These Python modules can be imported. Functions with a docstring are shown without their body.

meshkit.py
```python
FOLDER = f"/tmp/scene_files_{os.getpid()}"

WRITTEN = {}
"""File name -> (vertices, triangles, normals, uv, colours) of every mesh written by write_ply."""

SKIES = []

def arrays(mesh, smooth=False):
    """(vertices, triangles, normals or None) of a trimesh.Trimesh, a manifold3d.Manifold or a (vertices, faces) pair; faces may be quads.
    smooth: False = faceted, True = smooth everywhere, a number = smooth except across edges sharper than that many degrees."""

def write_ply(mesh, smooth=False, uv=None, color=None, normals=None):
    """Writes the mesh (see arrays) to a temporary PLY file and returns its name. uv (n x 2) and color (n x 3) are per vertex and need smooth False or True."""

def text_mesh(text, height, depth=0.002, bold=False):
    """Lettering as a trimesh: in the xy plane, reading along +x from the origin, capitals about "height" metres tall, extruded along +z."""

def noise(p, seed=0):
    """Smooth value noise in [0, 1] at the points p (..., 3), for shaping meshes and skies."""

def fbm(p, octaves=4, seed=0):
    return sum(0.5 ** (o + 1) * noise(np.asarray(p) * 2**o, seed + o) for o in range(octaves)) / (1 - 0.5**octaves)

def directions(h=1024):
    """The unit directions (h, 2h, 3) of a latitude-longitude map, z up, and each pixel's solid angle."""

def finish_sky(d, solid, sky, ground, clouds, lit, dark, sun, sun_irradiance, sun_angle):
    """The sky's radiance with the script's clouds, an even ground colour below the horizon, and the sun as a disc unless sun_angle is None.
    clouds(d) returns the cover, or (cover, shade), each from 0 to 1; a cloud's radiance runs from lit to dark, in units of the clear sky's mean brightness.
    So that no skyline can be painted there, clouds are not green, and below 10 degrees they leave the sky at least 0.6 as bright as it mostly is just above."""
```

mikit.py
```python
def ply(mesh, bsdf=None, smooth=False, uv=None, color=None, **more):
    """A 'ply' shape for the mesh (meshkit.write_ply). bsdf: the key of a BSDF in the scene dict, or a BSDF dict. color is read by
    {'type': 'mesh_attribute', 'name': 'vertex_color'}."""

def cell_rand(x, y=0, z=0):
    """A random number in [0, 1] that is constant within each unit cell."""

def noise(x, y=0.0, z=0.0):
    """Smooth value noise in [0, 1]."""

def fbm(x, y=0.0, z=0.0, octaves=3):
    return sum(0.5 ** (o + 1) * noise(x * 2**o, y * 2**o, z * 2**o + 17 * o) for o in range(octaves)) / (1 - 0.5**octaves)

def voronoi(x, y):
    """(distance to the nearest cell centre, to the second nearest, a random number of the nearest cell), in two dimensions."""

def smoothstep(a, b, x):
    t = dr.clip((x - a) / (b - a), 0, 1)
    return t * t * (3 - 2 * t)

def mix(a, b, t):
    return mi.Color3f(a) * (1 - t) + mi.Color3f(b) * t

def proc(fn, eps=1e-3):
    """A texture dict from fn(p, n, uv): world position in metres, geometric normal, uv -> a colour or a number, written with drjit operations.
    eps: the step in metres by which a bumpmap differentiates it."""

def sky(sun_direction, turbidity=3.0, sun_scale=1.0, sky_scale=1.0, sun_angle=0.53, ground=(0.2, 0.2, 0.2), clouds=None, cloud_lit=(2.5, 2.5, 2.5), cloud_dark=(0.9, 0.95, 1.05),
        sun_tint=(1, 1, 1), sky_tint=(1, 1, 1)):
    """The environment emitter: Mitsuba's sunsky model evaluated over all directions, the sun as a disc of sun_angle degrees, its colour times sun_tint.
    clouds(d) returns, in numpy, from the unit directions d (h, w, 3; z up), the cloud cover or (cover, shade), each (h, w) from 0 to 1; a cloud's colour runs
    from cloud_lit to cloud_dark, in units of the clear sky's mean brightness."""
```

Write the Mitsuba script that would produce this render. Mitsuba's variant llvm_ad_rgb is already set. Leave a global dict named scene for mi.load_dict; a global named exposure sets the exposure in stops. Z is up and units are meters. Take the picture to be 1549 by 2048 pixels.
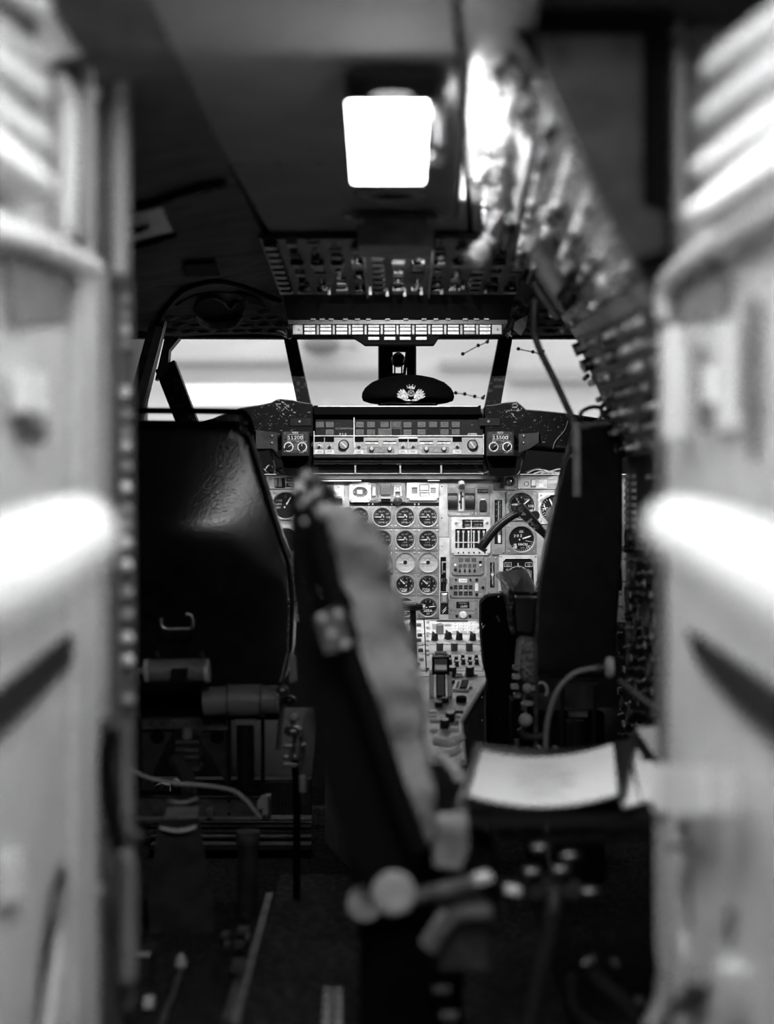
import math, random
import numpy as np, trimesh, manifold3d, mitsuba as mi, drjit as dr
from functools import lru_cache
from shapely.geometry import Polygon, Point, box as sbox, LineString
from shapely.ops import unary_union
import shapely.affinity as aff
import mikit, meshkit

T = mi.ScalarTransform4f
scene, labels = {}, {}
rnd = random.Random(7)

# ---- camera: 50 mm lens, wide open, eye 0.9 m above the flight deck floor, focused on the instrument panel
F, CX, CY, EYE = 3227.0, 797.0, 1024.0, 0.9
scene['camera'] = {'type': 'thinlens', 'fov': 26.98, 'fov_axis': 'x', 'aperture_radius': 0.0175, 'focus_distance': 4.72, 'near_clip': 0.05,
    'to_world': T().look_at(origin=[0, 0, EYE], target=[-0.006972, 1, EYE], up=[0, 0, 1])}
exposure = 0.0
# ---- daylight: a white overcast sky, no sun
scene['sky'] = mikit.sky((0.3, -0.5, 0.8), sun_scale=0.0, ground=(0.25, 0.25, 0.25), clouds=lambda d: np.ones(d.shape[:2]),
    cloud_lit=(19., 19., 19.), cloud_dark=(19., 19., 19.))
# ---- vestibule ceiling lamp over the equipment racks, behind the doorway (its fitting is built further down)
VEST_L, FLOOD_L, HATCH_L, DESK_L, MAP_I, STRIP_L = 16.0, 60.0, 52.0, 4200.0, 4.8, 85.0


def P(px, py, d):
    """The point at distance d ahead on which the photograph's pixel lies."""
    return np.array([(px - CX) / F * d, d, EYE + (CY - py) / F * d])


def onx(px, py, x):
    return P(px, py, x * F / (px - CX))


def onz(px, py, z):
    return P(px, py, (z - EYE) * F / (CY - py))


# ---- materials (black and white world: all neutral)
def g(v):
    return {'type': 'rgb', 'value': [v, v, v]}


def pr(v, rough=0.5, metal=0.0, **k):
    return {'type': 'twosided', 'b': {'type': 'principled', 'base_color': g(v) if not isinstance(v, dict) else v, 'roughness': rough, 'metallic': metal, **k}}


def bump(b, fn, s):
    return {'type': 'twosided', 'b': {'type': 'bumpmap', 'arbitrary': mikit.proc(fn), 'scale': s, 'bsdf': b['b']}}


def worn(lo, hi, f, octv=3):
    return mikit.proc(lambda p, n, uv: mi.Color3f(lo + (hi - lo) * mikit.smoothstep(0.3, 0.7, mikit.fbm(p.x * f, p.y * f, p.z * f, octv))))


def specks(base, chip, f, amount):
    return mikit.proc(lambda p, n, uv: mi.Color3f(base + (chip - base) * mikit.smoothstep(amount, amount + 0.05, mikit.fbm(p.x * f, p.y * f, p.z * f, 3))))


MATS = dict(
    panel=pr(worn(.36, .44, 40), .42), panel_dark=pr(worn(.07, .11, 60), .45, specular=.3), panel_light=pr(worn(.55, .68, 50), .4), panel_mid=pr(worn(.2, .26, 50), .42),
    black=pr(.010, .35, specular=.3), matte=pr(.004, .8, specular=.06), dial=pr(.006, .5, specular=.15), greydial=pr(.42, .5), white=pr(.8, .5), print=pr(.75, .6), dimprint=pr(.16, .6),
    steel=pr(.6, .3, 1.0), dullsteel=pr(worn(.25, .4, 60), .42, 1.0), chrome=pr(.8, .12, 1.0), alu=pr(worn(.42, .6, 30), .38, .8),
    leather=pr(worn(.004, .008, 25), .2, specular=.7), wornleather=pr(specks(.012, .22, 70, .56), .5), fabric=pr(worn(.08, .34, 13), .95, specular=.1), sheepskin=pr(specks(.12, .3, 140, .45), .95), felt=pr(.004, .95, specular=.05),
    liner=pr(mikit.proc(lambda p, n, uv: mi.Color3f(.045 + .09 * mikit.fbm(p.x * 14 + 5 * mikit.noise(p.x * 5, p.y * 5), p.y * 60 + 9 * mikit.noise(p.x * 4, p.y * 3), 0., 3))), .8, specular=.15),
    quilt=pr(worn(.06, .11, 30), .6, specular=.25), ceiling=pr(worn(.24, .29, 9), .8, specular=.1), ceildark=pr(worn(.03, .045, 12), .8, specular=.1), shell=pr(.09, .9, specular=.1),
    carpet=pr(specks(.010, .03, 160, .5), .95, specular=.1), floorboard=pr(specks(.018, .05, 90, .52), .8, specular=.15), postpaint=pr(specks(.010, .06, 90, .58), .6, specular=.15), hood=pr(.01, .9, specular=.05), frame=pr(worn(.045, .09, 45), .5, specular=.3), framegrey=pr(worn(.2, .3, 30), .4),
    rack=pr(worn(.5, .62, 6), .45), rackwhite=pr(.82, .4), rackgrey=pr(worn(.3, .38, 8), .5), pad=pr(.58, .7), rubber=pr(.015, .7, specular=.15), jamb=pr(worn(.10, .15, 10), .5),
    paper=pr(.82, .9), greypaint=pr(worn(.16, .22, 20), .45), darkpaint=pr(worn(.025, .042, 25), .5, specular=.2), cable=pr(.2, .5), gold=pr(specks(.35, .7, 260, .45), .45, .3),
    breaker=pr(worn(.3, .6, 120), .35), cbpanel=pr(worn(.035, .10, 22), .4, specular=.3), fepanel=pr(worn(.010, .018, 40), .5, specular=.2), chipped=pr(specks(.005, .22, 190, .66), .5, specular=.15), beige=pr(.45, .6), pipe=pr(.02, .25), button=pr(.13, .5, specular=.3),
    hangar=pr(mikit.proc(lambda p, n, uv: mi.Color3f(.46 + .16 * mikit.noise(p.x * .5 + p.z * 1.6, p.z * .9) + .1 * mikit.noise(p.x * 1.2 - p.z * 4, p.z * 3))), .8),
    hangardark=pr(.38, .8), tarmac=pr(.3, .9), hanglamp=pr(.22, .7),
    glass={'type': 'thindielectric'},
)
def scuffs():
    hs = [P(568, 818, 4.62), P(1030, 818, 4.62)]
    def fn(p, n, uv):
        near = sum(dr.exp(-(dr.square(p.x - float(h[0])) + dr.square(p.z - float(h[2]))) * 1400) for h in hs)
        f = mikit.fbm(p.x * 210, p.y * 210, p.z * 210, 3)
        return mi.Color3f(.004 + .3 * mikit.smoothstep(.0, .05, f - .72 + .16 * near))
    return fn
MATS['scuffed'] = pr(mikit.proc(scuffs()), .6, specular=.1)
MATS['liner'] = bump(MATS['liner'], lambda p, n, uv: mikit.fbm(p.x * 30 + 6 * mikit.noise(p.x * 6, p.y * 6), p.y * 90 + 8 * mikit.noise(p.x * 5, p.y * 4), p.z * 10, 2), .006)
MATS['leather'] = bump(MATS['leather'], lambda p, n, uv: mikit.fbm(p.x * 240, p.y * 240, p.z * 240, 2), .0003)
MATS['fabric'] = bump(MATS['fabric'], lambda p, n, uv: mikit.fbm(p.x * 300, p.y * 300, p.z * 300, 2), .003)
MATS['carpet'] = bump(MATS['carpet'], lambda p, n, uv: mikit.noise(p.x * 500, p.y * 500), .002)
for k_, v_ in MATS.items():
    scene['m_' + k_] = v_


# ---- names
_count = {}


def numbered(name):
    i = _count.get(name, -1) + 1
    _count[name] = i
    return name if i == 0 else f'{name}_{i:03d}'


def thing(name, label, cat, group=None):
    k = numbered(name)
    labels[k] = {'label': label, 'category': cat}
    if group:
        labels[k]['group'] = group
    return k


def put(key, geo, mat, M=None, emit=None):
    d = {**geo, 'bsdf': {'type': 'ref', 'id': 'm_' + mat}}
    if M is not None:
        d['to_world'] = T(np.asarray(M, float).tolist())
    if emit:
        d['emitter'] = {'type': 'area', 'radiance': g(emit)}
    scene[key] = d
    return key


def part(parent, name, geo, mat, M=None, label=None, emit=None, stuff=False):
    k = put(numbered(parent + '__' + name), geo, mat, M, emit)
    if label or stuff:
        labels[k] = {}
        if label: labels[k]['label'] = label
        if stuff: labels[k]['kind'] = 'stuff'
    return k


def solo(name, geo, mat, label, cat, group=None, M=None, emit=None):
    return put(thing(name, label, cat, group), geo, mat, M, emit)


def struct(name, geo, mat, M=None):
    put(name, geo, mat, M)
    labels[name] = {'kind': 'structure'}
    return name


# ---- shapes. Small fittings are built in units of about one photo pixel (1.5 mm), x right, y up, z out of their panel
def ply(mesh, smooth=False):
    return mikit.ply(mesh, None, smooth)


def cat(*ms):
    return trimesh.util.concatenate([m for m in ms])


def rbm(w, h, d, b=0.6, x=0, y=0, z=0):
    """box with its front edges chamfered, from z to z+d"""
    b = min(b, w / 3, h / 3, d * .8)
    a = np.array([[-1, -1], [1, -1], [1, 1], [-1, 1.0]]) * [w / 2, h / 2]
    i = a - np.sign(a) * b
    v = np.vstack([np.c_[a, [0] * 4], np.c_[a, [d - b] * 4], np.c_[i, [d] * 4]]) + [x, y, z]
    f = []
    for r in (0, 4):
        for k in range(4):
            p, q = r + k, r + (k + 1) % 4
            f += [[p, q, q + 4], [p, q + 4, p + 4]]
    f += [[8, 9, 10], [8, 10, 11], [2, 1, 0], [3, 2, 0]]
    return trimesh.Trimesh(v, f, process=False)


def lam(prof, seg=20):
    """lathe about z of (r, z) points"""
    v, f = [], []
    for r, z in prof:
        for k in range(seg):
            t = 2 * math.pi * k / seg
            v.append([r * math.cos(t), r * math.sin(t), z])
    for i in range(len(prof) - 1):
        for k in range(seg):
            a, b = i * seg + k, i * seg + (k + 1) % seg
            f += [[a, b, b + seg], [a, b + seg, a + seg]]
    return trimesh.Trimesh(v, f, process=False)


def cym(r, d, b=0.5, seg=20, x=0, y=0, z=0):
    b = min(b, r * .5, d * .5)
    m = lam([(0, 0), (r, 0), (r, d - b), (r - b, d), (0, d)], seg)
    m.apply_translation([x, y, z])
    return m


def exm(poly, d, z=0):
    gs = getattr(poly, 'geoms', [poly])
    m = cat(*[trimesh.creation.extrude_polygon(q, d, engine='earcut') for q in gs if q.area > 1e-9])
    m.apply_translation([0, 0, z])
    return m


@lru_cache(None)
def txm(text, h, depth=.25):
    m = meshkit.text_mesh(text, h, depth, bold=h > 4)
    b = m.bounds
    m.apply_translation([-(b[0][0] + b[1][0]) / 2, -h / 2, 0])
    return m


def tx(text, h, x=0, y=0, z=0, fit=None):
    m = txm(text, h).copy()
    if fit:
        m.apply_scale([fit / max(m.extents[0], 1e-6), 1, 1])
    m.apply_translation([x, y, z])
    return m


def barm(p, q, w, d=.3, z=0):
    """flat bar from p to q in the xy plane"""
    p, q = np.array(p, float), np.array(q, float)
    t = (q - p) / np.linalg.norm(q - p)
    n = np.array([-t[1], t[0]]) * w / 2
    return exm(Polygon([p - n, q - n, q + n, p + n]), d, z)


def spline(pts, n=8):
    p = np.asarray(pts, float)
    q = np.vstack([2 * p[0] - p[1], p, 2 * p[-1] - p[-2]])
    out = []
    for i in range(1, len(q) - 2):
        for t in np.linspace(0, 1, n, endpoint=False):
            a, b, c, d = q[i - 1:i + 3]
            out.append(.5 * (2 * b + (c - a) * t + (2 * a - 5 * b + 4 * c - d) * t * t + (3 * b - a - 3 * c + d) * t ** 3))
    return np.vstack([out, p[-1:]])


def tum(pts, r, seg=10, smooth=True, n=8, flat=1.0):
    """closed tube through points; r one radius or one per given point"""
    p = np.asarray(pts, float)
    rr = np.broadcast_to(r, (len(p),)).astype(float)
    if smooth and len(p) > 2:
        s = spline(p, n)
        rr = np.interp(np.linspace(0, len(p) - 1, len(s)), np.arange(len(p)), rr)
        p = s
    t = np.gradient(p, axis=0)
    t /= np.linalg.norm(t, axis=1, keepdims=True) + 1e-12
    up = np.array([0, 0, 1.0]) if abs(t[0, 2]) < .9 else np.array([1.0, 0, 0])
    a = np.cross(t[0], up)
    rings = []
    for k in range(len(p)):
        a = a - t[k] * (a @ t[k])
        a /= np.linalg.norm(a)
        b = np.cross(t[k], a)
        an = np.arange(seg) * 2 * math.pi / seg
        rings.append(p[k] + rr[k] * (np.cos(an)[:, None] * a + flat * np.sin(an)[:, None] * b))
    v = np.vstack(rings + [p[:1], p[-1:]])
    f = []
    for k in range(len(p) - 1):
        for j in range(seg):
            x, y = k * seg + j, k * seg + (j + 1) % seg
            f += [[x, y, y + seg], [x, y + seg, x + seg]]
    e = len(p) * seg
    for j in range(seg):
        f += [[e, (j + 1) % seg, j], [e + 1, e - seg + j, e - seg + (j + 1) % seg]]
    return trimesh.Trimesh(v, f, process=False)


def hull(pts):
    return trimesh.convex.convex_hull(np.asarray(pts, float))


def hexa(front, back):
    """solid between two matching polygons given as world points"""
    n = len(front)
    v = np.vstack([front, back])
    f = []
    for k in range(n):
        a, b = k, (k + 1) % n
        f += [[a, b, b + n], [a, b + n, a + n]]
    P2 = np.array(front)
    tri = trimesh.creation.triangulate_polygon  # only used for planar outlines
    c = P2.mean(0)
    u = P2[1] - P2[0]; u /= np.linalg.norm(u)
    nn = np.cross(P2[1] - P2[0], P2[2] - P2[0])
    for q in range(2, n - 1):
        nn = nn + np.cross(P2[q] - P2[0], P2[q + 1] - P2[0])
    nn /= np.linalg.norm(nn)
    w = np.cross(nn, u)
    flat = Polygon(np.c_[(P2 - c) @ u, (P2 - c) @ w])
    vv, ff = tri(flat, engine='earcut')
    near = [int(np.argmin(((np.c_[(P2 - c) @ u, (P2 - c) @ w] - x) ** 2).sum(1))) for x in vv]
    for t in ff:
        i, j, k = [near[x] for x in t]
        f += [[k, j, i], [i + n, j + n, k + n]]
    m = trimesh.Trimesh(v, f, process=False)
    m.fix_normals()
    return m


def slab(pix, d, thick, tilt=0.0):
    """outline in photo pixels standing at distance d, thick metres deep (away from the eye), leaning by tilt"""
    fr = np.array([P(x, y, d) for x, y in pix])
    fr[:, 1] += tilt * (fr[:, 2] - EYE)
    return hexa(fr, fr + [0, thick, 0])


def cushion(mesh, size, it=6):
    m = mesh.copy()
    m.merge_vertices()
    v, f = trimesh.remesh.subdivide_to_size(m.vertices, m.faces, size, max_iter=14)
    m = trimesh.Trimesh(v, f)
    m.merge_vertices()
    trimesh.smoothing.filter_laplacian(m, iterations=it, volume_constraint=False)
    return m


def wbox(a, b, bev=0.0):
    """axis-aligned box from corner a to corner b with bevelled edges"""
    a, b = np.minimum(a, b), np.maximum(a, b)
    if not bev:
        return trimesh.creation.box(bounds=[a, b])
    pts = []
    for s in np.ndindex(2, 2, 2):
        c = np.where(s, b, a)
        o = np.where(s, -1, 1) * bev
        for k in range(3):
            q = c + o; q[k] = c[k]
            pts.append(q)
    return hull(pts)


@lru_cache(None)
def RB(w, h, d, b=.6): return ply(rbm(w, h, d, b))


@lru_cache(None)
def CYL(r, d, b=.5, seg=20): return ply(cym(r, d, b, seg), 35)


@lru_cache(None)
def LA(prof, seg=20): return ply(lam(list(prof), seg), 35)


@lru_cache(None)
def TXT(text, h): return ply(txm(text, h))


class Frame:
    """A plane to fit things on: units of s metres, x right, y down from (u0, v0), w out of the plane."""
    def __init__(self, o, U, V, s=.0015, u0=0., v0=0.):
        self.o, self.s, self.u0, self.v0 = np.asarray(o, float), s, u0, v0
        self.U = np.asarray(U, float) / np.linalg.norm(U)
        V = np.asarray(V, float)
        V = V - self.U * (V @ self.U)
        self.V = V / np.linalg.norm(V)
        self.W = np.cross(self.U, self.V)

    def pt(self, x, y, w=0.):
        return self.o + self.s * ((x - self.u0) * self.U + (self.v0 - y) * self.V + w * self.W)

    def M(self, x, y, w=0., rot=0., sc=1.0, tilt=0.):
        r = math.radians(rot)
        U, V = self.U * math.cos(r) + self.V * math.sin(r), -self.U * math.sin(r) + self.V * math.cos(r)
        W = self.W
        if tilt:
            t = math.radians(tilt)
            V, W = V * math.cos(t) + W * math.sin(t), W * math.cos(t) - V * math.sin(t)
        m = np.eye(4)
        m[:3, 0], m[:3, 1], m[:3, 2] = U * self.s * sc, V * self.s * sc, W * self.s * sc
        m[:3, 3] = self.pt(x, y, w)
        return m


def facing(d):
    """the upright plane at distance d, addressed in photo pixels"""
    return Frame(P(CX, CY, d), (1, 0, 0), (0, 0, 1), d / F, CX, CY)


def quad(A, B, C, s=.0015):
    """plane with top left A, top right B, bottom left C; .w and .h its size in units"""
    A, B, C = (np.asarray(x, float) for x in (A, B, C))
    f = Frame(A, B - A, A - C, s)
    f.w, f.h = np.linalg.norm(B - A) / s, np.linalg.norm(C - A) / s
    return f


# ---- fittings
SCREW = ((0, .35), (.55, .35), (.55, 1.0), (1.3, 1.2), (2.0, .7), (2.0, 0))


def screw(p, Fm, x, y, w=0., sc=1.0, mat='steel'):
    return part(p, 'screw', LA(SCREW, 12), mat, Fm.M(x, y, w, sc=sc))


def corners(p, Fm, x, y, w, h, z=0, inset=3.5, sc=1.0):
    for sx in (-1, 1):
        for sy in (-1, 1):
            screw(p, Fm, x + sx * (w / 2 - inset), y + sy * (h / 2 - inset), z, sc)


@lru_cache(None)
def KNOBG(r, h, flutes=0):
    if not flutes:
        return ply(lam([(r, 0), (r, h * .25), (r * .9, h * .3), (r * .85, h * .92), (r * .72, h), (0, h)], 24), 35)
    a = np.linspace(0, 2 * math.pi, flutes * 4, endpoint=False)
    rr = r * (1 - .07 * (np.arange(len(a)) % 4 // 2))
    body = exm(Polygon(np.c_[rr * np.cos(a), rr * np.sin(a)]), h * .9)
    return ply(cat(body, cym(r * .8, h, .5)), 20)


def knob(p, Fm, x, y, r, h, mat='black', ptr='print', ang=0, collar=None, w=0., flutes=0, name='knob'):
    k = part(p, name, KNOBG(r, h, flutes), mat, Fm.M(x, y, w + (1.2 if collar else 0)))
    if collar:
        part(k, 'collar', CYL(r * 1.35, 1.6, .5, 24), collar, Fm.M(x, y, w))
    if ptr:
        part(k, 'pointer', RB(max(1.2, r * .28), r * 1.5, 1.2, .2), ptr, Fm.M(x, y, w + h + (.9 if collar else -.3), ang))
    return k


def barknob(p, Fm, x, y, r, h, mat='black', ang=0, collar='white', w=0.):
    """rotary knob with a raised finger bar"""
    k = part(p, 'knob', CYL(r, h * .4, .6, 24), mat, Fm.M(x, y, w))
    part(k, 'finger_bar', RB(r * .62, r * 1.9, h * .6, .5), mat, Fm.M(x, y, w + h * .4, ang))
    part(k, 'pointer', RB(r * .22, r * .9, .5, .1), 'print', Fm.M(x - r * .5 * math.sin(math.radians(ang)), y - r * .5 * math.cos(math.radians(ang)), w + h, ang))
    if collar:
        part(k, 'collar', LA(((r, 0), (r * 1.4, 0), (r * 1.35, 2.2), (r * 1.05, 2.4), (r, 0)), 24), collar, Fm.M(x, y, w))
    return k


@lru_cache(None)
def TOG(s):
    return ply(cat(cym(1.6 * s, 1.2 * s, .3, 12), lam([(.5 * s, 1 * s), (.9 * s, 5 * s), (.7 * s, 5.6 * s), (0, 5.8 * s)], 10)), 35)


def toggle(p, Fm, x, y, s=1., tilt=18, w=0., mat='steel'):
    return part(p, 'toggle_switch', TOG(s), mat, Fm.M(x, y, w, tilt=tilt))


def plate(p, Fm, x, y, w, h, d, mat, z=0., b=.8, name='face_plate', label=None):
    return part(p, name, RB(round(w, 2), round(h, 2), round(d, 2), b), mat, Fm.M(x, y, z), label)


def text(p, Fm, s, x, y, h, z, mat='print', fit=None, name='lettering'):
    m = tx(s, h, fit=fit)
    return part(p, name, ply(m), mat, Fm.M(x, y, z))
# =====================================================================================  THE SETTING
CZ = EYE + .62                                           # ceiling height over the flight deck
def block(name, a, b, mat): struct(name, ply(wbox(np.array(a, float), np.array(b, float))), mat)
block('floor', (-1.0, -1.2, -.06), (1.0, 5.6, 0), 'carpet')
block('wall_left', (-.92, -1.2, 0), (-.87, 5.6, CZ + .5), 'shell')
block('wall_right', (.87, -1.2, 0), (.92, 5.6, CZ + .5), 'shell')
block('wall_back', (-.9, -1.2, 0), (.9, -1.15, CZ + .5), 'shell')
block('ceiling_vestibule', (-.9, -1.2, CZ + .38), (.9, 1.95, CZ + .42), 'ceildark')
block('ceiling', (-.9, 1.75, CZ + .012), (.9, 5.12, CZ + .05), 'ceildark')
# bulkhead between vestibule and flight deck: two posts and a header frame the view
block('wall_bulkhead_header', (-.9, 1.75, CZ + .03), (.9, 1.80, CZ + .42), 'shell')
block('wall_bulkhead_left', (-.9, 2.30, 0), (-.40, 2.34, CZ + .01), 'shell')
block('wall_bulkhead_right', (.37, 2.14, 0), (.9, 2.18, EYE + .05), 'shell')
# front bulkhead below and above the windows
block('wall_front_lower', (-.9, 5.3, 0), (.9, 5.34, EYE + .26), 'shell')
block('wall_front_upper', (-.9, 5.08, EYE + .548), (.9, 5.12, CZ + .05), 'shell')
for k, (x0, x1) in enumerate(((-.90, -.338), (-.325, .015), (.045, .33), (.345, .9))):
    struct(f'window_{k + 1}', ply(trimesh.Trimesh([[x0, 5.12, EYE + .2], [x1, 5.12, EYE + .2], [x1, 5.12, EYE + .56], [x0, 5.12, EYE + .56]], [[0, 1, 2], [0, 2, 3]])), 'glass')

# ceiling panels of the flight deck: light sheets with a joint, bounded by a dark trough on the right
def ceil_panel(d0, d1):
    r0, r1 = .062 + (d0 - 1.9) * .055, .062 + (d1 - 1.9) * .055
    fr = [(-.312 + .02 * (d0 - 2.2), d0, CZ), (r0, d0, CZ), (r1, d1, CZ), (-.312 + .02 * (d1 - 2.2), d1, CZ)]
    part('ceiling', 'panel', ply(hexa(fr, [np.array(q) + [0, 0, .012] for q in fr])), 'ceiling')
ceil_panel(1.82, 2.872); ceil_panel(2.878, 3.62)
for px in (478, 560, 640):
    part('ceiling', 'rivet', ply(lam([(.005, 0), (.004, .002), (0, .003)], 10), 30), 'frame', np.diag([1, 1, -1, 1.]) + np.array([[0, 0, 0, onz(px, 331, CZ)[0]], [0, 0, 0, 2.862], [0, 0, 0, CZ], [0, 0, 0, 0]]))
# dark trough with a ledge to the right of the panels
part('ceiling', 'trough', ply(hexa([(.07, 1.82, CZ - .004), (.16, 1.82, CZ - .02), (.25, 3.62, CZ - .02), (.168, 3.62, CZ - .004)], [(.07, 1.82, CZ + .012), (.16, 1.82, CZ + .012), (.25, 3.62, CZ + .012), (.168, 3.62, CZ + .012)])), 'darkpaint')

# ---- windscreen frame
def post(name, pix, d, thick, mat='frame', tilt=0.):
    return part('wall_front_upper', name, ply(slab(pix, d, thick, tilt)), mat)
post('window_post', [(566, 668), (591, 668), (623, 815), (596, 815)], 5.02, .06, 'postpaint')
post('window_post', [(1000, 668), (1027, 668), (1001, 815), (970, 815)], 5.02, .06, 'postpaint')
post('window_post', [(758, 668), (786, 668), (786, 815), (758, 815)], 5.04, .05, 'postpaint')
post('window_post', [(814, 668), (832, 668), (832, 815), (814, 815)], 5.04, .05, 'postpaint')
post('post_edge', [(829, 668), (833, 668), (833, 815), (829, 815)], 5.035, .004, 'alu')
post('post_edge', [(757, 668), (759.5, 668), (759.5, 815), (757, 815)], 5.035, .004, 'dullsteel')
# side window pillars at the left: a near grey one and a far dark one crossing it
post('pillar', [(300, 640), (330, 640), (276, 862), (240, 862)], 4.62, .05, 'frame', .0)
post('pillar_strip', [(312, 652), (327, 655), (272, 862), (253, 862)], 4.61, .008, 'framegrey')
post('pillar', [(310, 740), (348, 720), (402, 862), (358, 862)], 4.9, .05, 'postpaint')
post('window_corner', [(330, 672), (346, 672), (358, 676), (338, 700), (334, 745), (310, 760)], 4.88, .05, 'frame')
post('window_sill', [(330, 668), (1200, 668), (1200, 676), (590, 676), (350, 675)], 5.0, .05, 'matte')

# compass bracket between the centre posts
k = thing('standby_compass', 'small black compass hanging from its clip between the windscreen centre posts', 'compass')
fc = facing(5.0)
part(k, 'bracket', ply(cat(rbm(50, 30, 14, 3), barm((-20, -10), (-14, -60), 6, 8), barm((20, -10), (14, -60), 6, 8))), 'black', fc.M(795, 690))
part(k, 'housing', LA(((0, 0), (12, 0), (14, 6), (12, 14), (7, 17), (0, 18)), 24), 'black', fc.M(797, 722, 2))
part(k, 'hook', ply(tum([(-9, 2, 12), (-11, 12, 16), (0, 20, 18), (11, 12, 16), (9, 2, 12)], 1.6, 8), 30), 'steel', fc.M(797, 728, 4))
for s in (-1, 1):
    part(k, 'clip', RB(3, 16, 4, .6), 'dullsteel', fc.M(797 + s * 7, 742, 12))
part(k, 'base', RB(24, 8, 18, 2), 'black', fc.M(797, 752, 2))

# wiper fittings outside the glass: pale rods with dark end pieces
def wiper(pts, label):
    k = thing('wiper_link', label, 'wiper', 'rods outside the windscreen')
    q = [P(x, y, 5.22) for x, y in pts]
    part(k, 'rod', ply(tum(q, .0028, 8, False), 30), 'white')
    part(k, 'pivot', ply(tum([q[-1], q[-1] * [1, 0, 1] + [0, 5.12, 0]], .003, 8, False), 30), 'rubber')
    for p in q:
        part(k, 'end_piece', ply(trimesh.creation.icosphere(2, .006).apply_translation(p), True), 'rubber')
wiper([(926, 708), (957, 691), (975, 684)], 'thin pale rod with dark knobs beyond the right centre windscreen, upper left of the post')
wiper([(1037, 698), (1066, 704), (1082, 708)], 'thin pale rod with dark knobs beyond the outer right windscreen')
wiper([(912, 786), (930, 788), (950, 793), (966, 796)], 'thin pale rod with dark knobs low beyond the glass, right of the cap')

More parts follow.
